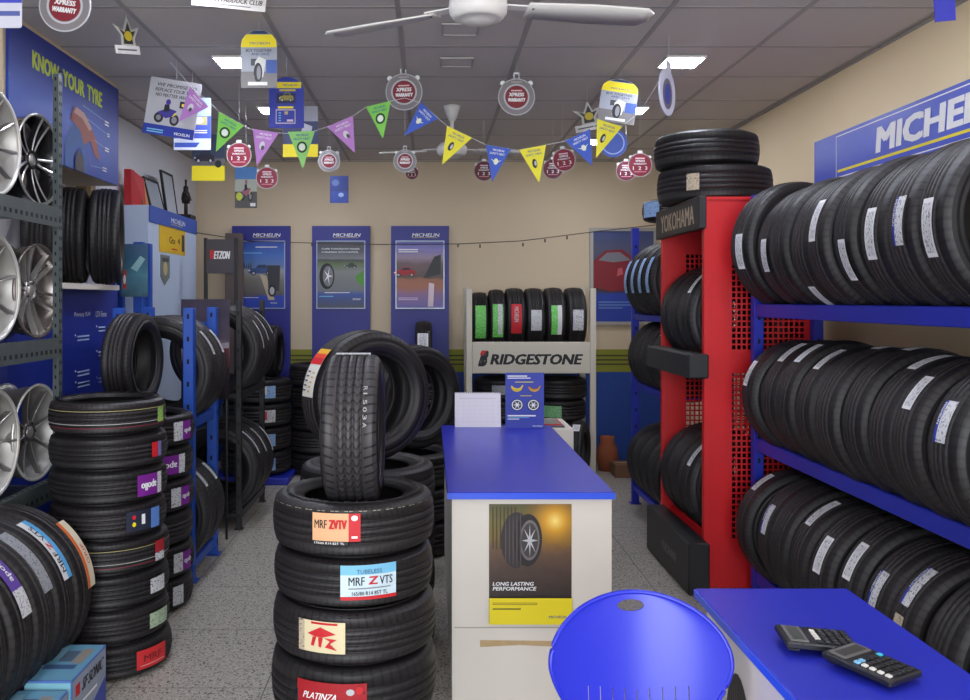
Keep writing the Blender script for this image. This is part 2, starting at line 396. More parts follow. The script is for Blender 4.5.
def floor_mat():
    m = mat('speckled_terrazzo', (150, 145, 138), 0.45, spec=0.4); nt, nd, lk = nodes(m); b = nd['Principled BSDF']
    tc = nd.new('ShaderNodeTexCoord'); sx = nd.new('ShaderNodeSeparateXYZ'); lk.new(tc.outputs['Object'], sx.inputs[0])
    def chips(scale, th, dark, prev):
        v = nd.new('ShaderNodeTexVoronoi'); v.inputs['Scale'].default_value = scale; lk.new(tc.outputs['Object'], v.inputs['Vector'])
        n = nd.new('ShaderNodeTexNoise'); n.inputs['Scale'].default_value = scale * .7; n.inputs['Detail'].default_value = 4; lk.new(tc.outputs['Object'], n.inputs['Vector'])
        f = M2(nt, 'MULTIPLY', M2(nt, 'LESS_THAN', v.outputs['Distance'], th), M2(nt, 'GREATER_THAN', n.outputs['Fac'], 0.5))
        mx = nd.new('ShaderNodeMix'); mx.data_type = 'RGBA'; lk.new(f, mx.inputs['Factor'])
        if isinstance(prev, tuple): mx.inputs['A'].default_value = prev
        else: lk.new(prev, mx.inputs['A'])
        mx.inputs['B'].default_value = lin(dark); return mx.outputs['Result']
    c = chips(120, 0.42, (112, 107, 101), lin((172, 165, 155)))
    c = chips(70, 0.36, (80, 76, 74), c)
    c = chips(95, 0.30, (200, 194, 184), c)
    def joint(s, off):
        t = M2(nt, 'FRACT', M2(nt, 'ADD', M2(nt, 'DIVIDE', M2(nt, 'ADD', s, off), 0.6), 20.0))
        return M2(nt, 'LESS_THAN', t, 0.009)
    j = M2(nt, 'MAXIMUM', joint(sx.outputs[0], 0.64), joint(sx.outputs[1], -3.4))
    mx = nd.new('ShaderNodeMix'); mx.data_type = 'RGBA'; mx.inputs['B'].default_value = lin((100, 95, 90)); lk.new(c, mx.inputs['A']); lk.new(j, mx.inputs['Factor'])
    n = nd.new('ShaderNodeTexNoise'); n.inputs['Scale'].default_value = 1.5; lk.new(tc.outputs['Object'], n.inputs['Vector'])
    mv = nd.new('ShaderNodeMix'); mv.data_type = 'RGBA'; mv.blend_type = 'MULTIPLY'; mv.inputs['Factor'].default_value = 0.35
    lk.new(mx.outputs['Result'], mv.inputs['A']); lk.new(n.outputs['Color'], mv.inputs['B'])
    lk.new(mx.outputs['Result'], b.inputs['Base Color'])
    return m
struct('floor', MB().box(LEFT, RIGHT, FRONT, BACK, -0.1, 0, floor_mat()))
TILE = mat('mineral_ceiling_tile', (204, 197, 193), 0.9, noise=0.06, nscale=1.5, bump=0.12, bscale=180)
struct('ceiling', MB().box(LEFT, RIGHT, FRONT, BACK, CEIL, CEIL + 0.1, TILE))
TBAR = mat('ceiling_grid_bar', (165, 160, 158), 0.7)
g = MB()
xs = [-0.143 - 0.606 * k for k in range(4)] + [-0.143 + 0.606 * k for k in range(1, 5)]
ys = [8.15 - 0.606 * k for k in range(18)]
for x in xs: g.box(x - 0.012, x + 0.012, FRONT, BACK, CEIL - 0.004, CEIL + 0.001, TBAR)
for y in ys: g.box(LEFT, RIGHT, y - 0.012, y + 0.012, CEIL - 0.0015, CEIL + 0.001, TBAR)
struct('trim_1', g)
g = MB(); g.box(LEFT - 0.1, LEFT, FRONT, BACK + 0.1, 0, CEIL, WALLL); struct('wall_left', g)
g = MB(); g.box(RIGHT, RIGHT + 0.1, FRONT, BACK + 0.1, 0, CEIL, WALLR); struct('wall_right', g)
g = MB(); g.box(LEFT, RIGHT, BACK, BACK + 0.1, 0, CEIL, WALL); struct('wall_back', g)
g = MB(); g.box(LEFT, RIGHT, BACK - 0.003, BACK, 0.0, 0.83, DADO); g.box(LEFT, RIGHT, BACK - 0.004, BACK, 0.83, 1.04, OLIVE)
for z in (0.895, 0.935, 0.975): g.box(LEFT, RIGHT, BACK - 0.0045, BACK, z, z + 0.014, DOLIVE)
struct('trim_2', g)
# front wall either side and above the open shop front, behind the camera
g = MB(); g.box(LEFT, RIGHT, FRONT - 0.1, FRONT, 2.62, CEIL, WALLL); struct('wall_front', g)
g = MB(); g.box(RIGHT - 0.008, RIGHT, FRONT, BACK, CEIL - 0.014, CEIL - 0.006, TBAR); g.box(LEFT, LEFT + 0.008, FRONT, BACK, CEIL - 0.014, CEIL - 0.006, TBAR)
g.box(LEFT, RIGHT, BACK - 0.008, BACK, CEIL - 0.014, CEIL - 0.006, TBAR); struct('trim_3', g)
# raised header above the display niche on the left
g = MB(); g.box(LEFT, -1.895, 3.90, 5.33, 2.19, CEIL - 0.001, WALL); struct('trim_4', g)

# ------------------------------------------------------------ ceiling lights, vents, fans
LED = mat('lit_led_panel', (235, 240, 255), 0.5, emit=62)
k = 0
for x, nm in ((-1.05, 'left'), (1.36, 'right')):
    for i, y in enumerate((1.1, 2.35, 3.55, 4.76, 5.97, 7.15)):
        t = thing('ceiling_light', 'small square ceiling light, %s from the back wall, %s row' % (ORD[5 - i], nm), 'ceiling light', (x, y, CEIL - 0.006))
        MB().box(-.105, .105, -.105, .105, -0.012, 0, WHITE_PL).build('frame', t)
        MB().box(-.095, .095, -.095, .095, -0.0145, -0.0121, LED).build('diffuser', t)
VENTM = c3((175, 172, 170))
for i, y in enumerate((4.2, 4.78)):
    t = thing('ceiling_fitting', 'unlit square fitting flush in the ceiling, ' + ('beside the front fan hub' if i == 0 else 'one tile further back from the front fan'), 'ceiling fitting', (0.145, y, CEIL - 0.006))
    f_ = MB()
    for a in ((-.09, .09, -.09, -.08), (-.09, .09, .08, .09), (-.09, -.08, -.08, .08), (.08, .09, -.08, .08)): f_.box(*a, -0.008, 0, VENTM)
    f_.build('frame', t); MB().box(-.079, .079, -.079, .079, -0.004, 0, TILE).build('cover', t)

def blade_mb(L, w0, w1):
    mb = MB(); n = 14; vs = []
    for i in range(n + 1):
        s_ = i / n; x = 0.17 + s_ * (L - 0.17); w_ = (w0 + (w1 - w0) * min(1, s_ * 2)) * (1 if s_ < 0.93 else 1 - (s_ - 0.93) * 7)
        tw = 0.22 * (1 - s_ * 0.4)
        for yy, th in ((-w_, 0.0), (0, 0.006), (w_, 0.0)):
            for dz in (0.003, -0.003): vs.append((x, yy, -yy * tw + th + dz - 0.012))
    fs = []
    for i in range(n):
        a = i * 6; b = a + 6
        fs += [(a, b, b + 2, a + 2), (a + 2, b + 2, b + 4, a + 4), (a + 1, a + 3, b + 3, b + 1), (a + 3, a + 5, b + 5, b + 3), (a, a + 1, b + 1, b), (a + 4, b + 4, b + 5, a + 5)]
    fs += [(0, 2, 3, 1), (2, 4, 5, 3), (n * 6, n * 6 + 1, n * 6 + 3, n * 6 + 2), (n * 6 + 2, n * 6 + 3, n * 6 + 5, n * 6 + 4)]
    mb.add(vs, fs, WHITE_PL, True); mb.box(0.08, 0.2, -0.022, 0.022, -0.006, -0.001, WHITE_PL)
    for yy in (-.012, .012): mb.cyl(0.004, -0.009, 0.0, c3((90, 90, 90)), 8, Matrix.Translation((0.19, yy, -0.003)))
    return mb
def fan(label, loc, zh, angs, L=0.60):
    t = thing('ceiling_fan', label, 'ceiling fan', loc)
    top = CEIL - loc[2] - 0.007
    MB().lathe([(0.001, top), (0.058, top), (0.05, top - .03), (0.022, top - .1), (0.001, top - .1)], 24, WHITE_PL).build('canopy', t)
    MB().cyl(0.012, 0.04, top - 0.09, WHITE_PL, 12).build('rod', t)
    MB().lathe([(0.001, 0.065), (0.04, 0.06), (0.075, 0.045), (0.098, 0.02), (0.10, 0.0), (0.097, -0.02), (0.085, -0.036), (0.07, -0.042), (0.066, -0.040), (0.045, -0.052), (0.001, -0.055)], 40, WHITE_PL).build('motor', t)
    bm = blade_mb(L, 0.045, 0.062).mesh('blade')
    for a in angs: place('blade', bm, t, (0, 0, 0.012), (0, 0, R(a)))
fan('white ceiling fan near the camera, its hub cut by the top edge', (0.163, 2.98, 2.49), 0, (10, 150, 262), 0.62)
fan('small white ceiling fan further back, behind the bunting', (0.147, 5.87, 2.50), 0, (20, 165, 272), 0.5)

# ============================================================ right side racks and tyres
def rack_frame(t, X0, X1, Y0, Y1, ztop, beams, mt, bh=0.066, post=0.05, rails=True):
    for x in (X0, X1):
        for y in (Y0, Y1):
            p = MB(); p.box(x - post / 2, x + post / 2, y - post / 2, y + post / 2, 0.004, ztop, mt, bev=0.004)
            for kz in range(int(ztop / 0.12)): p.box(x - .006, x + .006, y - post / 2 - .0008, y - post / 2, 0.08 + kz * .12, .105 + kz * .12, HOLE)
            p.box(x - post * .8, x + post * .8, y - post * .8, y + post * .8, 0.0, 0.004, mt); p.build('upright', t)
    for z in beams:
        for x in (X0, X1):
            b_ = MB().box(x - 0.018, x + 0.018, Y0 + post / 2, Y1 - post / 2, z - bh, z, mt, bev=0.004); b_.build('beam', t)
        if rails:
            for y in (Y0, Y1): MB().box(X0 + post / 2, X1 - post / 2, y - 0.015, y + 0.015, z - bh + .01, z - .012, mt).build('cross_bar', t)
# large blue rack
t = thing('tyre_rack', 'long blue steel tyre rack with three levels along the right wall', 'rack', (0, 0, 0))
rack_frame(t, 1.655, 1.955, 1.9, 4.45, 2.03, (1.480, 0.807, 0.140), BLUE_STEEL)

def row(yl, cx, r, beamz, b, labs, what, big0=None, W=0.185, rad=None, trs=(0, 1, 2), grp=None, yaw=None, firstlean=0):
    """tyres standing on two beams with their axes along the rack; labs: index -> [(pixel row in the photo, width across, kind)]"""
    cz = beamz + sqrt(r * r - b * b) + 0.004; out = []
    for i, y in enumerate(yl):
        rr = r + (0.004 * ((i * 7) % 3 - 1)); dz = rr - r
        if i == 0 and big0: rr = big0; dz = beamz + sqrt(rr * rr - b * b) + .004 - cz
        hl = labs.get(i, [])
        desc = 'white-stickered black tyre' if hl else 'plain black tyre'
        lb = '%s, %s from far end, %s' % (desc, ORD[i], what)
        ya = (yaw[i] if yaw else (((i * 5) % 7) - 3) * 0.018)
        t_ = tyre(lb, (cx + ((i * 3) % 4 - 1.5) * 0.006, y, cz + dz), rr, W - 0.006 * (i % 3), rr * (0.60 + 0.03 * (i % 2)), (pi / 2, 0, ya), trs[i % len(trs)], grp)
        for (py, ln, kind, zo) in hl:
            z = CAMZ + (300 - py) / F * y; th = asin(max(-1, min(1, (z - cz) / rr)))
            sticker(t_, pi - th, ln, zo - 0.028, zo + 0.028, kind)
        out.append(t_)
    return out
L_ = lab_white; LB = lab_blueedge
row([4.30, 4.02, 3.82, 3.62, 3.44, 3.24, 3.04, 2.84, 2.63, 2.42], 1.795, 0.292, 1.480, 0.150,
    {0: [(258, .17, L_, .01)], 1: [(256, .15, L_, .02)], 3: [(296, .12, L_, 0)], 4: [(220, .17, L_, 0)], 5: [(262, .16, L_, .02)], 6: [(233, .18, L_, 0)], 7: [(221, .16, LB, .01)], 8: [(229, .18, L_, .0)], 9: [(165, .19, L_, 0)]},
    'top shelf of right wall rack', big0=.315, yaw=[0.22, .03, -.03, .05, 0, -.02, .05, .02, -.03, .04], grp=None)
row([4.20, 3.99, 3.79, 3.59, 3.39, 3.19, 2.99, 2.81, 2.60, 2.40], 1.785, 0.276, 0.807, 0.150,
    {0: [(372, .13, L_, 0)], 1: [(351, .14, L_, 0)], 2: [(353, .13, L_, 0)], 3: [(357, .14, L_, 0)], 4: [(345, .13, L_, 0)], 5: [(349, .12, L_, 0)], 6: [(359, .14, L_, 0)], 7: [(392, .13, L_, 0)], 8: [(422, .13, LB, 0)]},
    'middle shelf of right wall rack')
row([4.26, 4.02, 3.83, 3.64, 3.43, 3.22, 3.02, 2.82, 2.61, 2.41], 1.795, 0.292, 0.140, 0.150,
    {0: [(481, .12, L_, 0)], 1: [(518, .14, LB, 0)], 3: [(511, .16, L_, 0)], 4: [(553, .15, L_, 0)], 5: [(561, .15, L_, 0)], 6: [(589, .14, LB, 0)], 7: [(587, .15, LB, 0), (624, .05, plain(BARTAN), 0)]},
    'bottom shelf of right wall rack')

# red perforated rack
t = thing('tyre_display_rack', 'red perforated steel tyre display rack with a black header sign', 'rack')
def perf_panel(y, X0, X1, z0, z1, mt):
    p = MB(); s_ = 0.145
    p.box(X0, X0 + 0.02, y - .02, y + .02, z0, z1, mt)
    p.box(X0 + 0.02, X0 + s_, y - .006, y + .006, z0, z1, mt); p.box(X1 - .04, X1, y - .01, y + .01, z0, z1, mt)
    bands = [(z0, z0 + .25), (1.12, 1.24), (1.78, z1)]
    for a, b_ in bands: p.box(X0 + s_, X1 - .04, y - .004, y + .004, a, b_, mt)
    for a, b_ in ((z0 + .25, 1.12), (1.24, 1.78)):
        nx = 14; wx = (X1 - .04 - X0 - s_) / nx
        for i in range(nx + 1): p.box(X0 + s_ + i * wx - .004, X0 + s_ + i * wx + .004, y - .003, y + .003, a, b_, mt)
        nz = int((b_ - a) / 0.030)
        for i in range(nz + 1): p.box(X0 + s_, X1 - .04, y - .0028, y + .0028, a + i * .03 - .004, a + i * .03 + .004, mt)
    return p
perf_panel(4.56, 1.415, 1.98, 0.01, 2.018, RED_STEEL).build('side_panel', t)
perf_panel(5.34, 1.405, 1.98, 0.01, 2.018, RED_STEEL).build('side_panel', t)
MB().box(1.40, 1.98, 4.54, 5.36, 2.018, 2.034, RED_STEEL).build('top_panel', t)
MB().box(1.97, 1.985, 4.57, 5.33, 0.05, 2.01, mat('dark_red_back', (95, 20, 40), .6)).build('back_panel', t)
for z in (1.18, 0.26):
    for x in (1.47, 1.83): MB().box(x - .015, x + .015, 4.57, 5.33, z - .05, z, RED_STEEL).build('beam', t)
MB().box(1.31, 1.415, 4.46, 5.32, 1.10, 1.225, BLACK_STEEL, bev=0.008).build('crossbar', t)
apron = MB().box(1.31, 1.42, 4.46, 5.32, 0.0, 0.265, BLACK_STEEL, bev=0.008).build('base_box', t)
hd = MB().box(1.375, 1.415, 4.50, 5.36, 1.865, 2.035, BLACK_STEEL, bev=0.005).build('header_sign', t)
GOLD = c3((200, 180, 150))
def faceX(x, y0, z0, s=1):       # print on a face that looks to -X: u runs towards the camera (-Y)
    return lambda u, v, o: (x - o, y0 - u, z0 + v)
a = Art(faceX(1.3745, 5.24, 1.895)); a.text('YOKOHAMA', 0, 0, .66, .10, GOLD, .05); a.mb.build('lettering', hd)
a = Art(faceX(1.3095, 4.98, 0.10)); a.text('YOKOHAMA', 0, 0, .30, .05, GREY, .02, .2); a.mb.build('lettering', apron)
def red_row(cz, ys, r, what, lab):
    for i, y in enumerate(ys):
        lb = ('white-stickered black tyre' if i in lab else 'plain black tyre') + ', %s from the front, %s of the red rack' % (ORD[len(ys) - 1 - i], what)
        t_ = tyre(lb, (1.655, y, cz), r, .185, None, (pi / 2, 0, .02 * i), i % 3)
        if i in lab: sticker(t_, pi - R(lab[i]), .16, -.01, .04, L_)
red_row(1.18 + sqrt(.29 ** 2 - .18 ** 2) + .003, (5.18, 4.97, 4.76), .29, 'upper level', {2: 42})
red_row(.26 + sqrt(.29 ** 2 - .18 ** 2) + .003, (5.18, 4.97, 4.76), .29, 'lower level', {2: 40})
t_ = tyre('wide black tyre lying flat on top of the red rack, lower of two', (1.60, 4.96, 2.034 + .1), .312, .195, None, (0, 0, 0), 0)
sticker(t_, R(-128), .07, -.045, .045, plain(BARTAN))
tyre('black tyre lying on top of another above the red rack', (1.555, 4.96, 2.034 + .197 + .096), .285, .188, None, (0, 0, 1), 2)

# second blue rack beyond the red one
t = thing('tyre_rack', 'blue steel tyre rack standing behind the red rack', 'rack')
rack_frame(t, 1.515, 1.86, 5.48, 6.5, 2.03, (1.395, .90, .14), BLUE_STEEL, bh=.04)
def bands(a, w, h): a.rect(0, 0, w, h, BARBLUE, 8)
for lvl, (bz, r, what) in enumerate(((1.395, .285, 'top'), (.90, .26, 'middle'), (.14, .27, 'bottom'))):
    cz = bz + sqrt(r * r - .1725 ** 2) + .003
    for i, y in enumerate((6.33, 6.12, 5.91, 5.70)):
        lb = '%s, %s from far end, %s level behind the red rack' % ('blue and white wrapped tyre' if lvl == 0 else 'plain black tyre', ORD[i], what)
        t_ = tyre(lb, (1.69, y, cz), r, .18, None, (pi / 2, 0, 0), i % 3)
        if lvl == 0: sticker(t_, pi - .15, .24, -.04, .04, bands)
        if lvl == 1 and i == 3: sticker(t_, pi - .9, .1, -.02, .03, L_)
t_ = tyre('small tyre with blue label lying on the blue rack behind the header sign', (1.69, 5.99, 2.035 + .07), .24, .14, None, (0, 0, 0), 1)
sticker(t_, R(-155), .16, -.05, .05, bands)

# wall sign on the right (no mascot)
t = thing('wall_sign', 'long blue tyre brand sign high on the right wall', 'sign')
MB().box(RIGHT - .035, RIGHT - .002, 2.2, 5.21, 2.155, 2.432, BLUE_SIGN).build('sign_box', t)
a = Art(faceX(RIGHT - .0355, 4.93, 2.18)); a.frame(0, 0, 2.6, .235, .006, WHITE)
a.rect(.02, .03, 2.58, .044, YEL)
a.text('MICHELIN', .44, .072, 1.56, .192, WHITE, .12, .12)
a.mb.build('lettering', t)

# ============================================================ back wall
def logo(a, x, y, w, h):
    a.text('MICHELIN', x, y, x + w, y + h, WHITE, .03, .25)
def car_print(a, x, y, s, body, glass=c3((40, 50, 70)), flip=1):
    P = [(-1, .0), (-1.02, .22), (-.86, .40), (-.45, .46), (-.22, .74), (.42, .76), (.66, .48), (.96, .42), (1.02, .1), (1.0, 0)]
    a.poly([(x + flip * p[0] * s, y + p[1] * s) for p in (P if flip > 0 else P[::-1])], body)
    G = [(-.36, .47), (-.18, .68), (.36, .70), (.54, .48)]
    a.poly([(x + flip * p[0] * s, y + p[1] * s) for p in (G if flip > 0 else G[::-1])], glass)
    for q in (-.6, .62): a.ell(x + flip * q * s, y + .02 * s, .19 * s, .19 * s, INK, 18); a.ell(x + flip * q * s, y + .02 * s, .11 * s, .11 * s, SILVERP, 14)
    a.rect(x - s * 1.02, y + .2 * s, x - s * .88, y + .28 * s, WHITE)
ACRYL = mat('clear_acrylic_edge', (170, 185, 215), 0.15)
specs = [(232, 290, 'showing a blue car and a tyre', 'left'), (312, 370, 'showing a tyre rim on a grey road', 'middle'), (391, 449, 'showing a red car with glare', 'right')]
gm = [grad_mat('poster_print_blue_sky', [(0, (30, 60, 170)), (.16, (36, 66, 175)), (.2, (88, 84, 84)), (.42, (120, 112, 104)), (.56, (150, 150, 150)), (.62, (90, 120, 165)), (.8, (60, 105, 185)), (1, (35, 70, 160))], 2, 1.43, 2.04, .05),
      grad_mat('poster_print_road', [(0, (70, 72, 80)), (.12, (55, 75, 130)), (.2, (50, 80, 160)), (.26, (110, 112, 118)), (.55, (125, 128, 125)), (.66, (90, 110, 70)), (.72, (60, 62, 60)), (.74, (120, 120, 126)), (.86, (80, 80, 88)), (1, (70, 70, 80))], 2, 1.43, 2.04, .06),
      grad_mat('poster_print_sunset', [(0, (110, 100, 170)), (.2, (140, 105, 150)), (.3, (170, 105, 80)), (.42, (160, 100, 70)), (.46, (90, 70, 65)), (.66, (110, 85, 90)), (.76, (150, 130, 150)), (.88, (130, 120, 185)), (1, (90, 95, 170))], 2, 1.43, 2.04, .08)]
for i, (p0, p1, what, pos) in enumerate(specs):
    Y = 8.14; x0, x1 = (p0 - 430) / F * Y, (p1 - 430) / F * Y; w_ = x1 - x0; cx = (x0 + x1) / 2
    t = thing('display_board', 'tall blue back wall board, poster %s' % what, 'display board', (x0, Y, 0))
    MB().box(0, w_, 0, .05, .05, 2.185, BLUE_BOARD).build('panel', t)
    pf = Y / F; px0 = w_ * .08; px1 = w_ * .92
    po = MB().box(px0 + .01, px1 - .01, -.012, -.001, 1.43, 2.035, gm[i]); p_ = po.build('poster', t)
    fr = MB(); 
    for q in ((px0, px1, 1.42, 1.428), (px0, px1, 2.04, 2.048), (px0, px0 + .008, 1.428, 2.04), (px1 - .008, px1, 1.428, 2.04)): fr.box(q[0], q[1], -.02, -.001, q[2], q[3], ACRYL)
    fr.build('frame', t)
    a = Art(lambda u, v, o: (u, -.0125 - o, v))
    if i == 0:
        a.lines(.22, 1.985, .42, 2.0, 1, WHITE); a.lines(.06, 1.93, .28, 1.945, 1, SKY)
        for k_ in range(6): a.poly([(.07 + .02 * k_, 1.79), (.085 + .02 * k_, 1.79), (.078 + .02 * k_, 1.84 + .01 * (k_ % 3))], c3((40, 50, 70)))
        a.poly([(.26, 1.74), (.32, 1.72), (.40, 1.5), (.34, 1.5)], c3((190, 175, 150)))
        car_print(a, .27, 1.745, .11, c3((50, 75, 130)))
        a.poly([(.34, 1.6), (.44, 1.58), (.45, 1.82), (.33, 1.82)], c3((48, 50, 56)))
        a.ell(.375, 1.585, .038, .055, INK); a.ell(.375, 1.585, .022, .036, SILVERP)
        a.lines(.06, 1.52, .25, 1.53, 1, WHITE); a.text('MICHELIN', .36, 1.465, .42, 1.48, WHITE, .02)
    elif i == 1:
        a.text('CLIMB TOMORROW ROADS', .09, 1.965, .44, 1.98, WHITE, .02); a.text('CORNERING WITH CONTROL', .09, 1.935, .43, 1.95, WHITE, .02)
        a.poly([(.48, 1.62), (.485, 1.78), (.40, 1.72), (.42, 1.66)], c3((85, 150, 60)))
        a.ell(.14, 1.72, .07, .12, INK); a.ell(.15, 1.72, .048, .095, c3((120, 120, 125)))
        for k_ in range(5):
            q = k_ * 2 * pi / 5; a.poly([(.15 + .006 * cos(q + 1.57), 1.72 + .012 * sin(q + 1.57)), (.15 + .045 * cos(q), 1.72 + .09 * sin(q)), (.15 - .006 * cos(q + 1.57), 1.72 - .012 * sin(q + 1.57))], WHITE)
        car_print(a, .36, 1.80, .055, c3((60, 66, 60)))
        a.lines(.12, 1.565, .35, 1.578, 1, WHITE); a.lines(.07, 1.53, .2, 1.545, 1, SKY); a.text('MICHELIN', .38, 1.50, .45, 1.515, WHITE, .02)
    else:
        a.lines(.07, 1.94, .25, 1.98, 2, WHITE)
        car_print(a, .13, 1.73, .10, c3((170, 45, 50)))
        a.poly([(.30, 1.70), (.46, 1.74), (.46, 1.92), (.40, 1.90)], c3((60, 60, 62)))
        a.poly([(.34, 1.44), (.39, 1.44), (.40, 1.65), (.35, 1.66)], c3((225, 205, 215)))
        a.lines(.07, 1.5, .25, 1.53, 2, c3((215, 190, 225)))
    a.mb.build('print', p_)
    b_ = Art(lambda u, v, o: (u, -.001 - o, v)); logo(b_, w_ * .36, 2.085, w_ * .48, .032); b_.rect(w_ * .36, 2.075, w_ * .8, 2.079, c3((190, 170, 90))); b_.mb.build('wordmark', t)

# framed car poster, back right
t = thing('framed_poster', 'silver framed poster of a red car on the back wall beside the blue rack', 'poster', (1.485, 8.17, 0))
f_ = MB()
for q in ((0, .62, 2.14, 2.17), (0, .62, 1.27, 1.30), (0, .03, 1.30, 2.14), (.59, .62, 1.30, 2.14)): f_.box(q[0], q[1], -.01, .025, q[2], q[3], SILVER)
f_.build('frame', t)
p_ = MB().box(.03, .59, .005, .02, 1.30, 2.14, grad_mat('poster_print_red_car', [(0, (24, 52, 150)), (.30, (28, 60, 160)), (.34, (60, 40, 40)), (.42, (70, 45, 42)), (.46, (70, 60, 70)), (.8, (75, 80, 110)), (1, (60, 75, 130))], 2, 1.30, 2.14, .03)).build('poster', t)
a = Art(lambda u, v, o: (u, .0045 - o, v)); CR = c3((130, 25, 38))
a.poly([(.03, 1.62), (.03, 1.86), (.14, 1.96), (.30, 1.97), (.45, 1.86), (.59, 1.83), (.59, 1.66), (.45, 1.60), (.2, 1.58)], CR)
a.poly([(.08, 1.87), (.16, 1.94), (.28, 1.945), (.38, 1.87), (.22, 1.85)], c3((120, 120, 130)))
a.poly([(.25, 1.72), (.31, 1.74), (.30, 1.80), (.26, 1.79)], c3((200, 90, 100)))
a.ell(.43, 1.62, .07, .085, INK); a.ell(.43, 1.62, .045, .058, GREY)
a.lines(.08, 1.42, .4, 1.5, 3, c3((90, 120, 190))); a.mb.build('print', p_)

# string of small bulbs across the back wall
g = MB(); pts = [ring(*q, 8.05) for q in ((192, 232), (250, 241), (312, 243), (385, 244.5), (458, 244), (520, 241), (545, 238), (600, 231), (655, 225), (681, 221))]
g.tube(pts, .004, c3((60, 50, 45)), 6)
for p in ((237, 239), (312, 243), (458, 244), (480, 244.5), (523, 243), (545, 239), (567, 236)):
    q = ring(*p, 8.05); g.box(q.x - .006, q.x + .006, q.y - .006, q.y + .006, q.z - .03, q.z, INK)
tag(g.build('cable'), 'thin dark cable with small clips strung across the back wall', 'cable')

# cream rack with tyre brand sign
t = thing('tyre_display_rack', 'cream steel tyre rack with a large lettered front sign at the back', 'rack')
Y0, X0, X1 = 7.54, .335, 1.395
for y in (Y0, 8.05):
    for x in (X0, X1): MB().box(x - .025, x + .025, y - .02, y + .02, 0, 1.60 if y == Y0 else 1.62, CREAM_PAINT, bev=.004).build('upright', t)
sg = MB().box(X0 + .026, X1 - .026, Y0 - .015, Y0 + .005, .872, 1.142, CREAM_PAINT, bev=.004).build('sign', t)
a = Art(lambda u, v, o: (u, Y0 - .0156 - o, v)); a.text('RIDGESTONE', X0 + .178, .950, X1 - .085, 1.035, INK, .085, .25)
a.text('B', X0 + .075, .938, X0 + .18, 1.062, INK, .12, .3); a.poly([(X0 + .09, 1.03), (X0 + .105, 1.066), (X0 + .155, 1.066), (X0 + .12, 1.03)], c3((215, 35, 40)))
a.mb.build('lettering', sg)
for z in (1.07, .26):
    MB().box(X0 + .026, X1 - .026, Y0 + .03, 8.06, z - .03, z, CREAM_PAINT).build('shelf', t)
for x in (X0, X1):
    for z in (.27, 1.10): MB().box(x - .01, x + .01, Y0 + .02, 8.03, z - .04, z, CREAM_PAINT).build('brace', t)
cols = [('bright green', BARGREEN), ('bright green', BARGREEN), ('red', None), ('white', BARCODE), ('bright green and white', BARGREEN), ('white', BARCODE)]
xc = [.436, .584, .742, .912, 1.086, 1.270]; hs = [.250, .262, .268, .268, .270, .270]
for i, x in enumerate(xc):
    t_ = tyre('small tyre with %s label, %s along the row above back sign' % (cols[i][0], ORD[i]), (x, 7.80, 1.071 + hs[i]), hs[i], .140 if i < 2 else .165, None, (pi / 2, 0, pi / 2), i % 3)
    def dz(a, w, h, i=i):
        if i == 2: a.rect(0, 0, w, h, REDP, 8); a.text('MICHELIN', w * .1, h * .3, w * .6, h * .7, SILVERP, .02)
        elif i in (0, 1): a.rect(0, 0, w, h, BARGREEN, 8); a.rect(0, h * .5, w * .9, h * .9, BARCODE if i else BARGREEN, 8)
        elif i == 4: a.rect(0, 0, w, h, BARGREEN, 8); a.rect(0, h * .6, w, h, PAPER, 8)
        else: a.rect(0, 0, w, h, BARCODE, 8)
    # local +x is world +y for this turn: the side that faces the camera is phi = pi
    sticker(t_, pi + (.05 if i != 2 else -.0), [.30, .30, .26, .18, .26, .18][i], -.045, .045, dz)
for s_, (x, r) in enumerate(((.62, .25), (1.12, .25))):
    for k_ in range(3):
        t_ = tyre('dark tyre lying flat under the back sign, %s of the %s pile' % (('bottom', 'middle', 'top')[k_], ('west', 'east')[s_] if False else ('calendar-side', 'aisle-side')[s_]), (x + .01 * k_, 7.80, .262 + .092 + k_ * .186), r, .18, None, (0, 0, k_), k_)
        if k_ == 1 and s_ == 1: sticker(t_, R(-112), .19, -.05, .05, plain(barcode_mat('pale_green_sticker', (120, 180, 120))))
        if k_ == 2 and s_ == 0: sticker(t_, R(-90), .22, -.04, .04, plain(BARGREY))
        if k_ == 0: sticker(t_, R(-100), .16, -.05, .05, plain(BARCODE))
t_ = tyre('narrow black tyre standing on the floor before the cream back rack', (1.235, 7.28, .251), .25, .12, None, (pi / 2, 0, pi / 2 - .35), 2); sticker(t_, pi - 1.0, .08, -.03, .03, lab_white)

# clutter on the floor by the back wall
CLAY = mat('orange_brown_clay', (150, 80, 50), .8, noise=.2, nscale=10)
t = thing('clay_pot', 'orange brown clay pot on the floor by the back wall', 'pot', (1.56, 7.75, 0)); t.scale = (1, 1, 1)
MB().lathe([(.001, 0), (.07, 0), (.10, .10), (.085, .2), (.06, .25), (.065, .30), (.055, .30), (.05, .25), (.001, .24)], 24, CLAY).build('body', t)
g = MB(); CART = mat('brown_cardboard', (125, 90, 66), .85)
g.box(0, .26, 0, .2, 0, .11, CART, bev=.004); g.box(.02, .24, .09, .11, .11, .112, c3((170, 150, 110)))
tag(g.build('cardboard_box', None, (1.56, 7.42, 0)), 'low brown cardboard box on the floor by the clay pot', 'box')
t = thing('metal_canister', 'upright grey metal canister on the floor by the blue rack end', 'canister', (1.86, 7.62, 0))
MB().box(-.06, .06, -.04, .04, 0, .34, c3((130, 132, 140)), bev=.01).build('body', t); MB().cyl(.02, .34, .37, c3((160, 160, 165)), 12).build('cap', t)

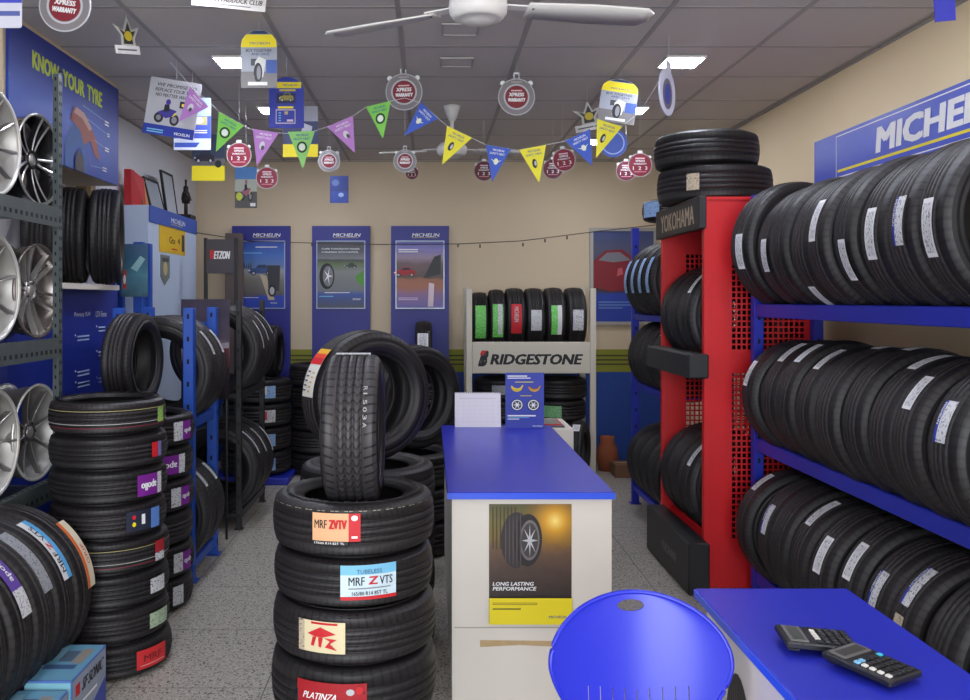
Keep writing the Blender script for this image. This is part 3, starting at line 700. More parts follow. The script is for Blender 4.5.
# ============================================================ counter, table, chair
t = thing('counter_desk', 'long counter with glossy blue top and white end panel in the centre', 'counter')
CX0, CX1, CY0, CY1, CZ = .064, .685, 3.26, 5.01, .787
MB().box(CX0, CX1, CY0, CY1, CZ - .026, CZ, BLUE_TOP, bev=.003).build('worktop', t)
MB().box(CX0 - .001, CX1 + .001, CY0 - .003, CY0 + .0005, CZ - .025, CZ - .002, BLUE_EDGE).build('edge_band', t)
MB().box(CX0 + .018, CX1 - .008, CY0 + .02, CY0 + .04, 0, CZ - .026, WHITE_LAM).build('end_panel', t)
MB().box(CX0 + .018, CX0 + .036, CY0 + .041, CY1 - .02, 0, CZ - .026, WHITE_LAM).build('side_panel', t)
MB().box(CX1 - .026, CX1 - .008, CY0 + .041, CY1 - .02, 0, CZ - .026, WHITE_LAM).build('side_panel', t)
MB().box(CX0 + .018, CX1 - .008, CY1 - .02, CY1 - .004, 0, CZ - .026, WHITE_LAM).build('end_panel', t)
g = Art(lambda u, v, o: (u, CY0 + .0195 - o, v))
STAIN = mat('peeled_tape_stain', (188, 160, 118), .8, noise=.2, nscale=30)
s0 = (CY0 + .02) / F
g.poly([((480 - 430) * s0, CAMZ + (300 - 640) * s0), ((560 - 430) * s0, CAMZ + (300 - 641) * s0), ((562 - 430) * s0, CAMZ + (300 - 647) * s0), ((520 - 430) * s0, CAMZ + (300 - 645) * s0), ((480 - 430) * s0, CAMZ + (300 - 647) * s0)], STAIN)
g.rect(.09, CAMZ - 328 * s0, .67, CAMZ - 327 * s0, c3((170, 160, 150)))
g.mb.build('tape_stain', t)
# poster on the end panel
px = lambda p: (p - 430) * s0
pz = lambda p: CAMZ + (300 - p) * s0
PX0, PX1, PZ0, PZ1 = px(489), px(571.5), pz(623), pz(504)
forest = grad_mat('forest_sunset_print', [(0, (48, 34, 30)), (.25, (66, 48, 40)), (.45, (92, 66, 48)), (.53, (110, 84, 46)), (.58, (92, 86, 34)), (.75, (120, 92, 30)), (1, (96, 84, 42))], 2, .1, .76, .22, 14)
t = thing('poster', 'yellow and brown tyre poster stuck on the white end of the counter', 'poster', (PX0, CY0 + .0185, 0))
W_, H_ = PX1 - PX0, PZ1 - PZ0
sh = MB().box(0, W_, -.0004, .001, PZ0, PZ1, c3((60, 46, 38))).build('sheet', t)
a = Art(lambda u, v, o: (u * W_, -.0009 - o, PZ0 + v * H_), .0005)
fm_ = grad_mat('forest_print', [(0, (44, 32, 30)), (.3, (74, 54, 44)), (.5, (100, 74, 52)), (.62, (120, 96, 40)), (.8, (110, 100, 44)), (1, (84, 82, 44))], 2, PZ0 + .22 * H_, PZ1, .25, 22)
a.rect(0, .22, 1, 1, fm_)
def glow_on(m, cx, cz, rad):
    nt, nd, lk = nodes(m); b = nd['Principled BSDF']; src = b.inputs['Base Color'].links[0].from_socket
    tc = nd.new('ShaderNodeTexCoord'); vm = nd.new('ShaderNodeVectorMath'); vm.operation = 'DISTANCE'; lk.new(tc.outputs['Object'], vm.inputs[0]); vm.inputs[1].default_value = (cx, 0, cz)
    cr = nd.new('ShaderNodeValToRGB'); lk.new(M2(nt, 'DIVIDE', vm.outputs['Value'], rad), cr.inputs[0]); e = cr.color_ramp.elements
    e[0].position = 0; e[0].color = (1, 1, 1, 1); e[1].position = 1; e[1].color = (0, 0, 0, 1)
    c2 = nd.new('ShaderNodeValToRGB'); lk.new(M2(nt, 'DIVIDE', vm.outputs['Value'], rad), c2.inputs[0]); e = c2.color_ramp.elements
    e[0].color = lin((255, 225, 120)); e[1].color = lin((170, 110, 20)); e[1].position = .7; x = e.new(.3); x.color = lin((240, 170, 30))
    mx = nd.new('ShaderNodeMix'); mx.data_type = 'RGBA'; lk.new(cr.outputs[0], mx.inputs['Factor']); lk.new(src, mx.inputs['A']); lk.new(c2.outputs[0], mx.inputs['B']); lk.new(mx.outputs['Result'], b.inputs['Base Color'])
glow_on(fm_, W_ * .80, PZ0 + H_ * .86, W_ * .42)
for k_ in range(7): a.rect(.04 + .045 * k_, .62, .055 + .045 * k_, .98, c3((64, 56, 34)))
RB = c3((52, 44, 46)); RB2 = c3((84, 74, 74))
a.ell(.33, .70, .19, .235, RB, 36, -.06); a.ell(.47, .70, .17, .22, c3((36, 30, 32)), 36, -.06); a.ell(.49, .70, .12, .17, c3((110, 104, 104)), 30, -.06)
a.ell(.49, .70, .10, .145, c3((64, 58, 60)), 30, -.06)
for k_ in range(5): a.ell(.20 + .045 * k_, .70, .008, .19 + .012 * k_, RB2, 20)
for k_ in range(8):
    q = k_ * pi / 4; a.poly([(.49 + .012 * cos(q + 1.5), .70 + .015 * sin(q + 1.5)), (.49 + .10 * cos(q), .70 + .14 * sin(q)), (.49 - .012 * cos(q + 1.5), .70 - .015 * sin(q + 1.5))], SILVERP)
a.text('LONG LASTING', .04, .325, .54, .355, WHITE, .07, .3); a.text('PERFORMANCE', .04, .285, .57, .315, WHITE, .07, .3)
a.rect(0, 0, 1, .22, YEL); a.lines(.04, .165, .58, .19, 2, c3((150, 130, 20))); a.rect(.04, .125, .38, .137, c3((120, 110, 20)))
a.text('MICHELIN', .72, .055, .93, .075, NAVY, .02)
a.mb.build('print', sh)

# things on the counter
YC = 4.93
t = thing('desk_calendar', 'white desk calendar standing at the far end of the counter', 'calendar', (ring(455, 0, YC).x, YC, CZ))
wC = (501 - 455) / F * YC; hC = .190
MB().add([(0, 0, .001), (wC, 0, .001), (wC, .035, hC), (0, .035, hC), (0, .002, 0), (wC, .002, 0), (wC, .037, hC), (0, .037, hC)], [(0, 1, 2, 3), (7, 6, 5, 4), (0, 4, 5, 1), (3, 2, 6, 7), (0, 3, 7, 4), (1, 5, 6, 2)], mat('calendar_paper', (226, 220, 226), .6)).build('page', t)
MB().add([(0, .078, 0), (wC, .078, 0), (wC, .039, hC), (0, .039, hC)], [(0, 1, 2, 3), (3, 2, 1, 0)], WHITE_PL).build('back_board', t)
g = MB(); 
for k_ in range(22): g.tube([(wC * (k_ + .5) / 22, .033, hC - .006), (wC * (k_ + .5) / 22, .038, hC + .006), (wC * (k_ + .5) / 22, .043, hC - .006)], .0012, c3((90, 90, 95)), 5)
g.build('binding', t)
a = Art(lambda u, v, o: (u, -.0006 - o + .035 * v / hC, v), .0002)
for k_ in range(6): a.rect(.015, .03 + k_ * .022, wC - .015, .0308 + k_ * .022, c3((200, 190, 205)))
for k_ in range(8): a.rect(.015 + k_ * (wC - .03) / 7, .03, .0158 + k_ * (wC - .03) / 7, .14, c3((205, 195, 210)))
a.text('JULY', wC * .4, .155, wC * .6, .17, c3((160, 150, 175)), .02) if False else a.rect(wC * .1, .158, wC * .9, .16, c3((190, 170, 190)))
a.mb.build('grid_print', t)
YS = 4.90
t = thing('counter_card', 'blue advertising card with bananas and wheels standing on the counter', 'card', (ring(505.5, 0, YS).x, YS, CZ))
wS = (544 - 505.5) / F * YS; hS = .308
bd = MB().box(0, wS, 0, .006, 0, hS, c3((48, 64, 165))).build('board', t)
MB().add([(wS * .35, .006, .2), (wS * .65, .006, .2), (wS * .65, .10, 0), (wS * .35, .10, 0)], [(0, 1, 2, 3), (3, 2, 1, 0)], PAPER).build('easel_leg', t)
a = Art(lambda u, v, o: (u * wS, -.0006 - o, v * hS), .0004)
a.rect(.05, .93, .56, .95, WHITE); a.rect(.05, .895, .65, .912, WHITE); a.rect(.25, .825, .72, .838, YEL)
BAN = c3((235, 200, 30)); DB = c3((150, 70, 30))
def banana(cx, cy, c1):
    P = [(-.16, .04), (-.10, -.035), (0, -.06), (.10, -.03), (.16, .07), (.145, .08), (.08, .01), (0, -.005), (-.08, .015), (-.14, .06)]
    a.poly([(cx + x, cy + y * .8) for x, y in P][:5] + [(cx + x, cy + y * .8) for x, y in P][5:], c1)
banana(.30, .72, BAN); banana(.30, .70, c3((210, 180, 30))); banana(.75, .715, DB); banana(.75, .70, c3((205, 150, 30)))
a.rect(.38, .58, .68, .59, YEL)
for cx in (.3, .72):
    a.ell(cx, .42, .16, .105, INK); a.annulus(cx, .42, .115, .14, WHITE, 24, .66); a.ell(cx, .42, .10, .066, DKGREY)
    for k_ in range(6):
        q = k_ * pi / 3; a.poly([(cx + .02 * cos(q + 1.57), .42 + .013 * sin(q + 1.57)), (cx + .115 * cos(q), .42 + .076 * sin(q)), (cx - .02 * cos(q + 1.57), .42 - .013 * sin(q + 1.57))], WHITE)
a.rect(.05, .215, .78, .24, WHITE); a.rect(.05, .16, .35, .175, WHITE); a.rect(.05, .19, .6, .2, SKY)
a.text('MICHELIN', .7, .03, .95, .055, WHITE, .02); a.mb.build('print', bd)
# white box cabinet behind the counter with magazines
t = thing('cabinet', 'low white cabinet behind the far end of the counter', 'cabinet', (0, 0, 0))
MB().box(.50, .825, 5.06, 5.50, 0, .76, WHITE_LAM, bev=.003).build('body', t); MB().box(.825, .829, 5.08, 5.48, .1, .74, c3((200, 195, 185))).build('door', t)
g = MB(); g.box(.54, .78, 5.10, 5.40, .761, .770, c3((70, 72, 80))); g.box(.541, .779, 5.10, 5.40, .770, .771, c3((90, 110, 110)))
tag(g.build('magazine'), 'dark magazine on the white cabinet, topped by a red one', 'magazine')
g = MB(); g.box(.60, .77, 5.12, 5.34, .7715, .778, REDP); g.box(.61, .76, 5.13, 5.33, .778, .779, c3((120, 120, 110)))
tag(g.build('magazine'), 'thin red edged magazine on top of the dark one', 'magazine')

# right table
TX0, TX1, TY0, TY1, TZ = .688, 1.085, .55, 2.29, .75
t = thing('table', 'blue topped table in the front right corner holding two calculators', 'table')
MB().box(TX0, TX1, TY0, TY1, TZ - .024, TZ, BLUE_TOP, bev=.003).build('tabletop', t)
MB().box(TX0 - .002, TX0 + .0005, TY0, TY1, TZ - .022, TZ - .003, BLUE_EDGE).build('edge_band', t)
MB().box(TX0 + .02, TX0 + .038, TY0 + .03, TY1 - .04, .0, TZ - .024, WHITE_LAM).build('side_panel', t)
MB().box(TX1 - .038, TX1 - .02, TY0 + .03, TY1 - .04, .0, TZ - .024, WHITE_LAM).build('side_panel', t)
MB().box(TX0 + .0385, TX1 - .0385, TY1 - .06, TY1 - .042, .0, TZ - .024, WHITE_LAM).build('end_panel', t)
a = Art(faceX(TX0 + .0195, 2.12, 0.15), .0005)
t = thing('poster', 'tyre poster with yellow stripe on the white side of the front table', 'poster')
a.rect(0, 0, .33, .46, c3((205, 196, 186))); a.ell(.10, .30, .09, .19, c3((44, 38, 38))); a.ell(.13, .30, .055, .14, c3((120, 105, 80)))
for k_ in range(5): a.ell(.04 + .015 * k_, .30, .003, .15 + .006 * k_, c3((86, 78, 72)), 14)
a.poly([(.20, .1), (.215, .1), (.215, .44), (.20, .42)], YEL); a.ell(.265, .33, .035, .09, c3((200, 140, 50))); a.ell(.26, .36, .018, .05, c3((240, 210, 120)))
a.rect(0, 0, .33, .07, YEL); a.mb.build('sheet', t)

# calculators
def calculator(label, loc, rz, body, lcd, keyc):
    t = thing('calculator', label, 'calculator', loc, (0, 0, rz))
    W2, L2 = .105, .150; tilt = .05
    MT = Matrix.Rotation(tilt, 4, 'X')
    b_ = MB(); b_.box(-W2 / 2, W2 / 2, -L2 / 2, L2 / 2, .004, .018, body, MT, bev=.003); b_.box(-W2 / 2 + .01, W2 / 2 - .01, L2 / 2 - .03, L2 / 2 - .006, -.002, .004, body, MT)
    bo = b_.build('body', t, (0, 0, .0075))
    MB().box(-W2 / 2 + .01, W2 / 2 - .01, L2 / 2 - .048, L2 / 2 - .010, .018, .0205, c3((105, 102, 102)), MT).build('bezel', t, (0, 0, .0075))
    MB().box(-W2 / 2 + .016, W2 / 2 - .016, L2 / 2 - .042, L2 / 2 - .018, .0206, .0212, lcd, MT).build('display', t, (0, 0, .0075))
    for r_ in range(5):
        for c_ in range(6):
            mtk = keyc((r_, c_)); x = -W2 / 2 + .016 + c_ * .0146; y = -L2 / 2 + .014 + r_ * .0165
            MB().box(x - .0052, x + .0052, y - .0055, y + .0055, .018, .0225, mtk, MT, bev=.0012).build('key', t, (0, 0, .0075))
CB = mat('black_calculator_plastic', (28, 28, 32), .4); KB = c3((38, 38, 42), .4); KW = c3((215, 212, 205)); KC = c3((60, 190, 220)); KL = c3((130, 190, 230))
calculator('slim black calculator lying further back on the blue table', (.832, 1.895, TZ + .0008), R(82), CB, c3((58, 62, 60)), lambda k_: KW if k_[0] == 4 and k_[1] in (1, 2, 3, 4) else (c3((90, 120, 60)) if k_ == (0, 0) else KB))
calculator('black calculator with white and light blue keys, nearest on the table', (.885, 1.768, TZ + .0008), R(30), CB, c3((52, 48, 46)), lambda k_: KL if (k_[0] == 4 and k_[1] < 2) else (KC if k_ == (4, 5) else (KW if k_[1] == 0 else KB)))

# plastic chair
def chair():
    t = thing('plastic_chair', 'blue moulded plastic chair with an oval hole in its back', 'chair', (.466, 1.95, 0))
    zt, zm, zb = .832, .695, .43
    def hw(z):
        if z >= zm: return .2 * (max(0, 1 - ((z - zm) / (zt - zm)) ** 2.1)) ** .5
        return .2 - .04 * ((zm - z) / (zm - .6)) ** 1.5 if z > .6 else .16 - .0 * (z - .6)
    nz, nx = 46, 40; g = MB(); vs = []
    zs = [zb + (zt - zb) * (1 - (1 - i / nz) ** 1.7) for i in range(nz + 1)]
    for s_ in (0, 1):
        for z in zs:
            h_ = max(hw(z), .004)
            for j in range(nx + 1):
                q = -1 + 2 * j / nx; x = q * h_
                y = .16 * (z - zb) - 1.35 * x * x - .004 * (q ** 8) + (0.0045 if s_ else 0)
                vs.append((x, y, z - .25 * max(0, 0) ))
    L = nx + 1; N = (nz + 1) * L; fs = []
    for i in range(nz):
        for j in range(nx):
            a = i * L + j; fs += [(a, a + 1, a + L + 1, a + L), (N + a, N + a + L, N + a + L + 1, N + a + 1)]
    for i in range(nz):
        for j in (0, nx):
            a = i * L + j; fs.append((a, a + L, N + a + L, N + a) if j == 0 else (a, N + a, N + a + L, a + L))
    for j in range(nx): a = nz * L + j; fs.append((a, a + 1, N + a + 1, N + a)); fs.append((j, N + j, N + j + 1, j + 1))
    g.add(vs, fs, BLUE_PLASTIC, True)
    o = g.build('backrest', t)
    # the hand hole and the slots are cut out
    cut = MB(); cut.prism([(.0305 * cos(k_ * pi / 20), .013 * sin(k_ * pi / 20)) for k_ in range(40)], -.1, .1, BLUE_PLASTIC, Matrix.Translation((-.008, .03, .803)) @ Matrix.Rotation(pi / 2, 4, 'X'))
    for k_ in range(9):
        x = -.112 + k_ * .028; cut.box(x - .0011, x + .0011, -.15, .15, .50, .622 + .004 * abs(k_ - 4), BLUE_PLASTIC)
    co = cut.build('cutter', None, t.location)
    md = o.modifiers.new('b', 'BOOLEAN'); md.object = co; md.operation = 'DIFFERENCE'; md.solver = 'EXACT'
    bpy.context.view_layer.update()
    me = bpy.data.meshes.new_from_object(o.evaluated_get(bpy.context.evaluated_depsgraph_get()))
    me.set_sharp_from_angle(angle=R(30)); o.modifiers.clear(); o.data = me; bpy.data.objects.remove(co)
    # rolled rim
    rim = []
    for i in range(0, nz + 1): h_ = max(hw(zs[i]), .004); rim.append((-h_, .16 * (zs[i] - zb) - 1.35 * h_ * h_ + .001, zs[i]))
    rim2 = [(-x, y, z) for x, y, z in rim][::-1]
    MB().tube(rim + rim2, .0055, BLUE_PLASTIC, 8).build('rim', t)
    # seat and four legs, towards the camera
    s = MB(); n = 20; vs = []
    for q in range(2):
        for i in range(n + 1):
            for j in range(n + 1):
                u = -1 + 2 * i / n; v = j / n
                x = u * (.16 + .05 * min(1, v * 2)); y = -.03 - v * .40
                vs.append((x, y, .43 + .02 * u * u - .02 * sin(pi * v) + (.0 if v < .85 else -.25 * (v - .85)) - (0.006 if q else 0)))
    L = n + 1; N = L * L; fs = []
    for i in range(n):
        for j in range(n): a = i * L + j; fs += [(a, a + L, a + L + 1, a + 1), (N + a, N + a + 1, N + a + L + 1, N + a + L)]
    for i in range(n):
        for b_ in ((i, i + 1), (n * L + i + 1, n * L + i), ((i + 1) * L, i * L), (i * L + n, (i + 1) * L + n)): fs.append((b_[0], b_[1], N + b_[1], N + b_[0]))
    s.add(vs, fs, BLUE_PLASTIC, True); s.build('seat', t)
    for sx in (-1, 1):
        for sy, y in ((1, -.03), (-1, -.40)):
            MB().tube([(sx * .15, y, .432), (sx * .17, y + sy * .02, .2), (sx * .19, y + sy * .05, 0.005)], .014, BLUE_PLASTIC, 10).build('leg', t)
        MB().tube([(sx * .155, -.03, .43), (sx * .16, .0, .44), (sx * .158, .01, .47)], .012, BLUE_PLASTIC, 8).build('bracket', t)
chair()

# ============================================================ centre stacks
SX, SY = -.253, 2.93
def d_zvtv(a, w, h):
    a.rect(0, 0, w, h, TAN, 10); a.rect(w * .76, 0, w, h, REDP, 3); a.text('MRF', w * .05, h * .45, w * .32, h * .75, INK, .02); a.text('ZVTV', w * .36, h * .45, w * .73, h * .76, REDP, .10)
    a.ell(w * .88, h * .84, h * .12, h * .1, WHITE, 14); a.rect(w * .82, h * .12, w * .94, h * .2, WHITE)
    a.rect(w * .02, -h * .12, w * .75, 0, INK, 6); a.text('175/65 R14 82T TL', w * .06, -h * .1, w * .68, -h * .02, WHITE, .02)
def d_zvts(a, w, h):
    a.rect(0, 0, w, h, c3((205, 225, 235)), 10); a.rect(0, h * .72, w, h, SKY, 10); a.rect(0, 0, w, h * .1, REDP, 10)
    a.text('MRF', w * .14, h * .42, w * .42, h * .66, INK, .02); a.text('Z', w * .48, h * .44, w * .66, h * .66, REDP, .07, .1); a.text('VTS', w * .68, h * .42, w * .92, h * .66, INK, .02)
    a.text('TUBELESS', w * .28, h * .76, w * .72, h * .88, c3((70, 90, 110)), .01); a.rect(w * .14, h * .32, w * .88, h * .35, GREY, 4); a.text('165/80 R14 85T TL', w * .2, h * .14, w * .82, h * .25, INK, .02)
def d_cream(a, w, h):
    a.rect(0, 0, w, h, c3((225, 210, 170)), 10); a.rect(0, 0, w * .14, h, BARTAN, 2)
    a.rect(w * .3, h * .9, w * .85, h * .97, REDP, 4)
    a.poly([(w * .22, h * .58), (w * .5, h * .82), (w * .82, h * .62), (w * .6, h * .52), (w * .4, h * .5)], REDP)
    a.poly([(w * .34, h * .5), (w * .42, h * .5), (w * .36, h * .2), (w * .3, h * .22)], REDP); a.poly([(w * .46, h * .5), (w * .56, h * .52), (w * .52, h * .18), (w * .47, h * .2)], REDP)
    a.poly([(w * .58, h * .5), (w * .84, h * .46), (w * .7, h * .32), (w * .84, h * .12), (w * .6, h * .2), (w * .7, h * .4)], REDP)
def d_plat(a, w, h):
    a.rect(0, 0, w, h, c3((165, 22, 32)), 10); a.poly([(w * .0, h * .45), (w * .0, h * .75), (w * .45, h * .92), (w * .9, h * .95), (w * .98, h * .75), (w * .5, h * .5)], c3((48, 40, 60)))
    a.text('PLATINZA', w * .1, h * .58, w * .62, h * .74, WHITE, .04, .35); a.ell(w * .78, h * .8, h * .1, h * .08, SILVERP, 14); a.ell(w * .9, h * .84, h * .09, h * .1, REDP, 14)
    a.rect(w * .70, h * .26, w * .94, h * .36, PAPER, 2); a.text('155/65 R13 73T TL', w * .48, h * .1, w * .95, h * .2, WHITE, .02); a.rect(0, h * .2, w * .5, h * .215, c3((220, 160, 160)), 3)
sl = [('bottom one', 0, 0, None, 0, 0, 0, 0, None), ('second from the floor', .002, -.004, d_plat, -101, .225, .125, 0, 'dark red and white'), ('third from the floor', .004, -.006, d_cream, -108, .155, .095, .012, 'cream and red'),
      ('fourth from the floor', .0, .003, d_zvts, -75, .175, .105, .012, 'white and blue'), ('topmost', .0, .0, d_zvtv, -97, .150, .085, .018, 'orange')]
hts = [.177, .203, .17, .157, .170]; zc = 0
for i, (w_, dx, dy, d_, ang, span, hh, up, kd) in enumerate(sl):
    lb = 'tyre with %s label, %s in the centre stack' % (kd, w_) if kd else 'unlabelled bottom tyre of the centre stack, under the dark red labelled one'
    t_ = tyre(lb, (SX + dx, SY + dy, zc + hts[i] / 2 + .001), [.268, .272, .268, .262, .266][i], hts[i] - .004, .162, (0, 0, 0), [1, 2, 1, 0, 0][i], seg=96); zc += hts[i]
    if kd: sticker(t_, R(ang), span, -hh / 2 + up, hh / 2 + up, d_)
    if i == 4:
        n = 46
        g = MB()
        for k_ in range(n):      # dashed white chalk line round the shoulder
            if k_ % 3 == 2 : continue
            a0 = -2.75 + k_ * .055; r_ = .2615
            g.add([(r_ * cos(a0), r_ * sin(a0), .0645), (r_ * cos(a0 + .04), r_ * sin(a0 + .04), .0645), (r_ * cos(a0 + .04), r_ * sin(a0 + .04), .0665), (r_ * cos(a0), r_ * sin(a0), .0665)], [(0, 1, 2, 3)], c3((170, 160, 145)))
        g.build('chalk_line', t_)
        def arc(u, v): return (u, v)
        a = Art(lambda u, v, o: ((.225 + v) * cos(-u), (.225 + v) * sin(-u), .0975 + o), .0003)
        RL = mat('raised_rubber_lettering', (66, 62, 64), .45)
        a.f = lambda u, v, o: ((.226 - v) * cos(u), (.226 - v) * sin(u), .0838 + o)
        a.text('TUBELESS RADIAL', 2.4, 0, 3.6, .024, RL, .03); a.text('175/65 R14', 4.0, 0, 5.0, .022, RL, .03); a.text('TUBELESS', .3, 0, 1.1, .022, RL, .02)
        a.mb.build('raised_lettering', t_)
# standing tyre on the centre stack, tread to the camera
t_ = tyre('black tyre standing upright in the top of the centre stack, tread forward', (SX + .003, SY, .824 + .25), .25, .182, .152, (pi / 2, 0, pi / 2), 3, seg=96)
def d_code(a, w, h):
    for k_, ch in enumerate('R1503A'):
        a.text(ch, w * (.02 + k_ * .16), 0, w * (.02 + k_ * .16) + w * (.10 if ch != '1' else .03), h, c3((170, 170, 165)), .0)
# rotate letters so that they read down the tyre
sticker(t_, pi - .40, .15, .044, .056, d_code, 'painted_code')
sticker(t_, pi - 1.45, .03, -.06, .055, plain(BARCODE), 'label')
# stack behind, with the big leaning tyre
for i in range(4):
    t_ = tyre('black tyre %s of the stack right behind the centre stack' % ('at the bottom', 'second from the bottom', 'third from the bottom', 'on top')[i], (-.273, 3.86, .1 + .2 * i), .297 - .002 * (i % 2), .196, .18, (0, 0, i), i % 3)
    if i == 3:
        sticker(t_, R(-125), .10, .02, .035, lambda a, w, h: a.text('MICHELIN', 0, 0, w, h, c3((140, 145, 160)), 0)); sticker(t_, R(-58), .10, .02, .035, lambda a, w, h: a.text('ENERGY', 0, 0, w, h, c3((140, 145, 160)), 0))
        sticker(t_, R(-160), .05, -.08, .0, plain(BARCODE))
def d_redyel(a, w, h):
    a.rect(0, 0, w, h, c3((222, 220, 212)), 10)
    a.rect(0, 0, w * .12, h, c3((235, 180, 40)), 3); a.rect(w * .12, 0, w * .24, h, c3((225, 70, 40)), 3); a.rect(w * .22, 0, w * .36, h, c3((205, 30, 40)), 3)
    for k_ in range(5): a.rect(w * (.5 + .09 * k_), h * .15, w * (.53 + .09 * k_), h * .4, c3((80, 80, 90))); a.rect(w * (.52 + .09 * k_), h * .6, w * (.55 + .09 * k_), h * .8, c3((210, 160, 60)))
yaw = R(34)
t_ = tyre('large tyre with red and yellow topped label, behind the tread-forward tyre', (-.276, 3.84, .797 + .288), .285, .195, .175, (pi / 2, 0, yaw), 1, seg=96)
sticker(t_, pi - .42, .22, -.045, .05, d_redyel)
# third one, farther back
for i in range(3): tyre('black tyre, %s of the low stack behind the far end of the counter' % ('bottom', 'middle', 'top')[i], (-.14, 5.32, .1 + .2 * i), .29, .196, None, (0, 0, i), i % 3)
tyre('black tyre standing on the low stack behind the counter', (-.10, 5.34, .596 + .318), .315, .19, .20, (pi / 2, 0, R(38)), 2)

# ============================================================ left side: slotted rack with alloy wheels
RX = -1.61; RXB = -2.08
t = thing('wheel_shelf', 'grey slotted steel shelving with alloy wheels on the left', 'shelf')
def slotted_post(x, y, z1, sx, sy):
    p = MB(); p.box(min(x, x + sx * .04), max(x, x + sx * .036), y - .0015, y + .0015, 0, z1, GALV); p.box(x - .0015, x + .0015, min(y, y - .04), max(y, y - .04), 0, z1, GALV)
    k_ = 0; z = .03
    while z < z1 - .03:
        for q in (.012, .028):
            p.box(x + sx * q - .0035, x + sx * q + .0035, y - .0022, y + .0022, z, z + .016, HOLE)
            p.box(x - .0022, x + .0022, y - q - .0035, y - q + .0035, z + .02, z + .036, HOLE)
        z += .045
    return p
for x, sx in ((RX, -1), (RXB, 1)):
    for y in (3.85, 2.15): slotted_post(x, y, 2.49, sx, -1).build('upright', t)
def shelf(zt, h=.055):
    s_ = MB(); s_.box(RXB + .01, RX - .004, 2.12, 3.84, zt - .045, zt - .043, GALV)
    for x in (RX, RXB):
        s_.box(x - .002, x + .002, 2.12, 3.84, zt - h, zt, GALV); s_.box(x - .03, x, 2.12, 3.84, zt - .002, zt, GALV) if x == RX else None
        y = 2.15
        while y < 3.82 and x == RX:
            s_.box(x - .001, x + .0028, y, y + .018, zt - h * .75, zt - h * .55, HOLE); s_.box(x - .02, x - .01, y, y + .018, zt - .003, zt + .0008, HOLE)
            y += .045
    s_.build('shelf', t)
for z, h in ((1.90, .085), (1.335, .085), (.735, .085), (.065, .05)): shelf(z, h)

GREYA = mat('shaded_side_grey_alloy', (96, 93, 92), .35, metal=.5)  # shade of the spoke sides put into a darker grey
LIPM = mat('machined_rim_edge', (222, 220, 216), .3, metal=.5)
def wheel(label, loc, r, w, nsp, style, rot, group=None):
    """alloy wheel; local +z is the outer face"""
    t = thing('alloy_wheel', label, 'wheel', loc, rot, group)
    rimm, spm, face = {'black': (GUN, GUN, CHROME), 'silver': (SILVER, GREYA, CHROME), 'chrome': (DARKCHROME, CHROME, DARKCHROME), 'white': (SILVER, GREYA, CHROME)}[style]
    P = [(r * .99, w * .5), (r, w * .47), (r * .985, w * .43), (r * .94, w * .40), (r * .93, w * .1), (r * .88, -.02), (r * .89, -w * .35), (r * .95, -w * .42), (r, -w * .47), (r * .99, -w * .5), (r * .95, -w * .5), (r * .90, -w * .44), (r * .86, -w * .33), (r * .855, 0), (r * .90, w * .12), (r * .915, w * .40), (r * .95, w * .47), (r * .99, w * .5)]
    MB().lathe(P, 64, rimm).build('rim', t)
    MB().lathe([(r * .998, w * .475), (r * .998, w * .50), (r * .985, w * .515), (r * .95, w * .51), (r * .935, w * .47)], 64, LIPM if style in ('white', 'silver') else face).build('rim_lip', t)
    zc = w * .22; hub = MB(); hub.lathe([(.001, zc - .02), (r * .17, zc - .02), (r * .22, zc - .012), (r * .235, zc), (r * .19, zc + .012), (r * .15, zc + .006), (r * .14, zc - .002)], 30, spm)
    hub.build('hub', t); MB().lathe([(r * .14, zc - .004), (r * .13, zc + .008), (r * .09, zc + .013), (.001, zc + .014)], 24, CHROME if style != 'white' else SILVER).build('centre_cap', t)
    for k_ in range(5):
        a_ = k_ * 2 * pi / 5 + .3; MB().cyl(r * .022, zc - .004, zc + .013, HOLE, 8, Matrix.Translation((r * .185 * cos(a_), r * .185 * sin(a_), 0))).build('bolt_hole', t)
    sp = MB(); n = 8
    twin = style in ('black', 'chrome')
    for q in ((-1, 1) if twin else (0,)):
        vs = []
        for i in range(n + 1):
            s_ = i / n; rr = r * (.19 + s_ * .73); off = q * r * (.045 + .11 * s_) ; wd = r * ((.034 + .016 * s_) if twin else (.020 + .03 * abs(s_ - .45) ))
            z_ = zc + .004 + (w * .42 - zc) * s_ ** 2
            vs += [(rr, off - wd, z_ - .022), (rr, off - wd * .75, z_), (rr, off, z_ + .003), (rr, off + wd * .75, z_), (rr, off + wd, z_ - .022)]
        fs = []
        for i in range(n):
            a_ = i * 5
            for k_ in range(4): fs.append((a_ + k_, a_ + 5 + k_, a_ + 6 + k_, a_ + k_ + 1))
            fs.append((a_ + 4, a_ + 9, a_ + 5, a_))
        sp.add(vs, fs, spm, False)
        sp2 = [(v[0], v[1], v[2] + .0006) for i, v in enumerate(vs)]
        fs2 = []
        for i in range(n): a_ = i * 5; fs2 += [(a_ + 1, a_ + 6, a_ + 7, a_ + 2), (a_ + 2, a_ + 7, a_ + 8, a_ + 3)]
        sp.add(sp2, fs2, face, False)
    me = sp.mesh('spoke')
    for k_ in range(nsp): place('spoke', me, t, (0, 0, 0), (0, 0, k_ * 2 * pi / nsp + .25))
    # brake side web behind the spokes keeps the barrel dark
    return t
def wrot(yaw): return (0, pi / 2, yaw)     # local z to +X, then turned about the vertical
wz = [1.90, 1.335, .735]
SHY = [3.75, 3.365, 2.95, 2.5]
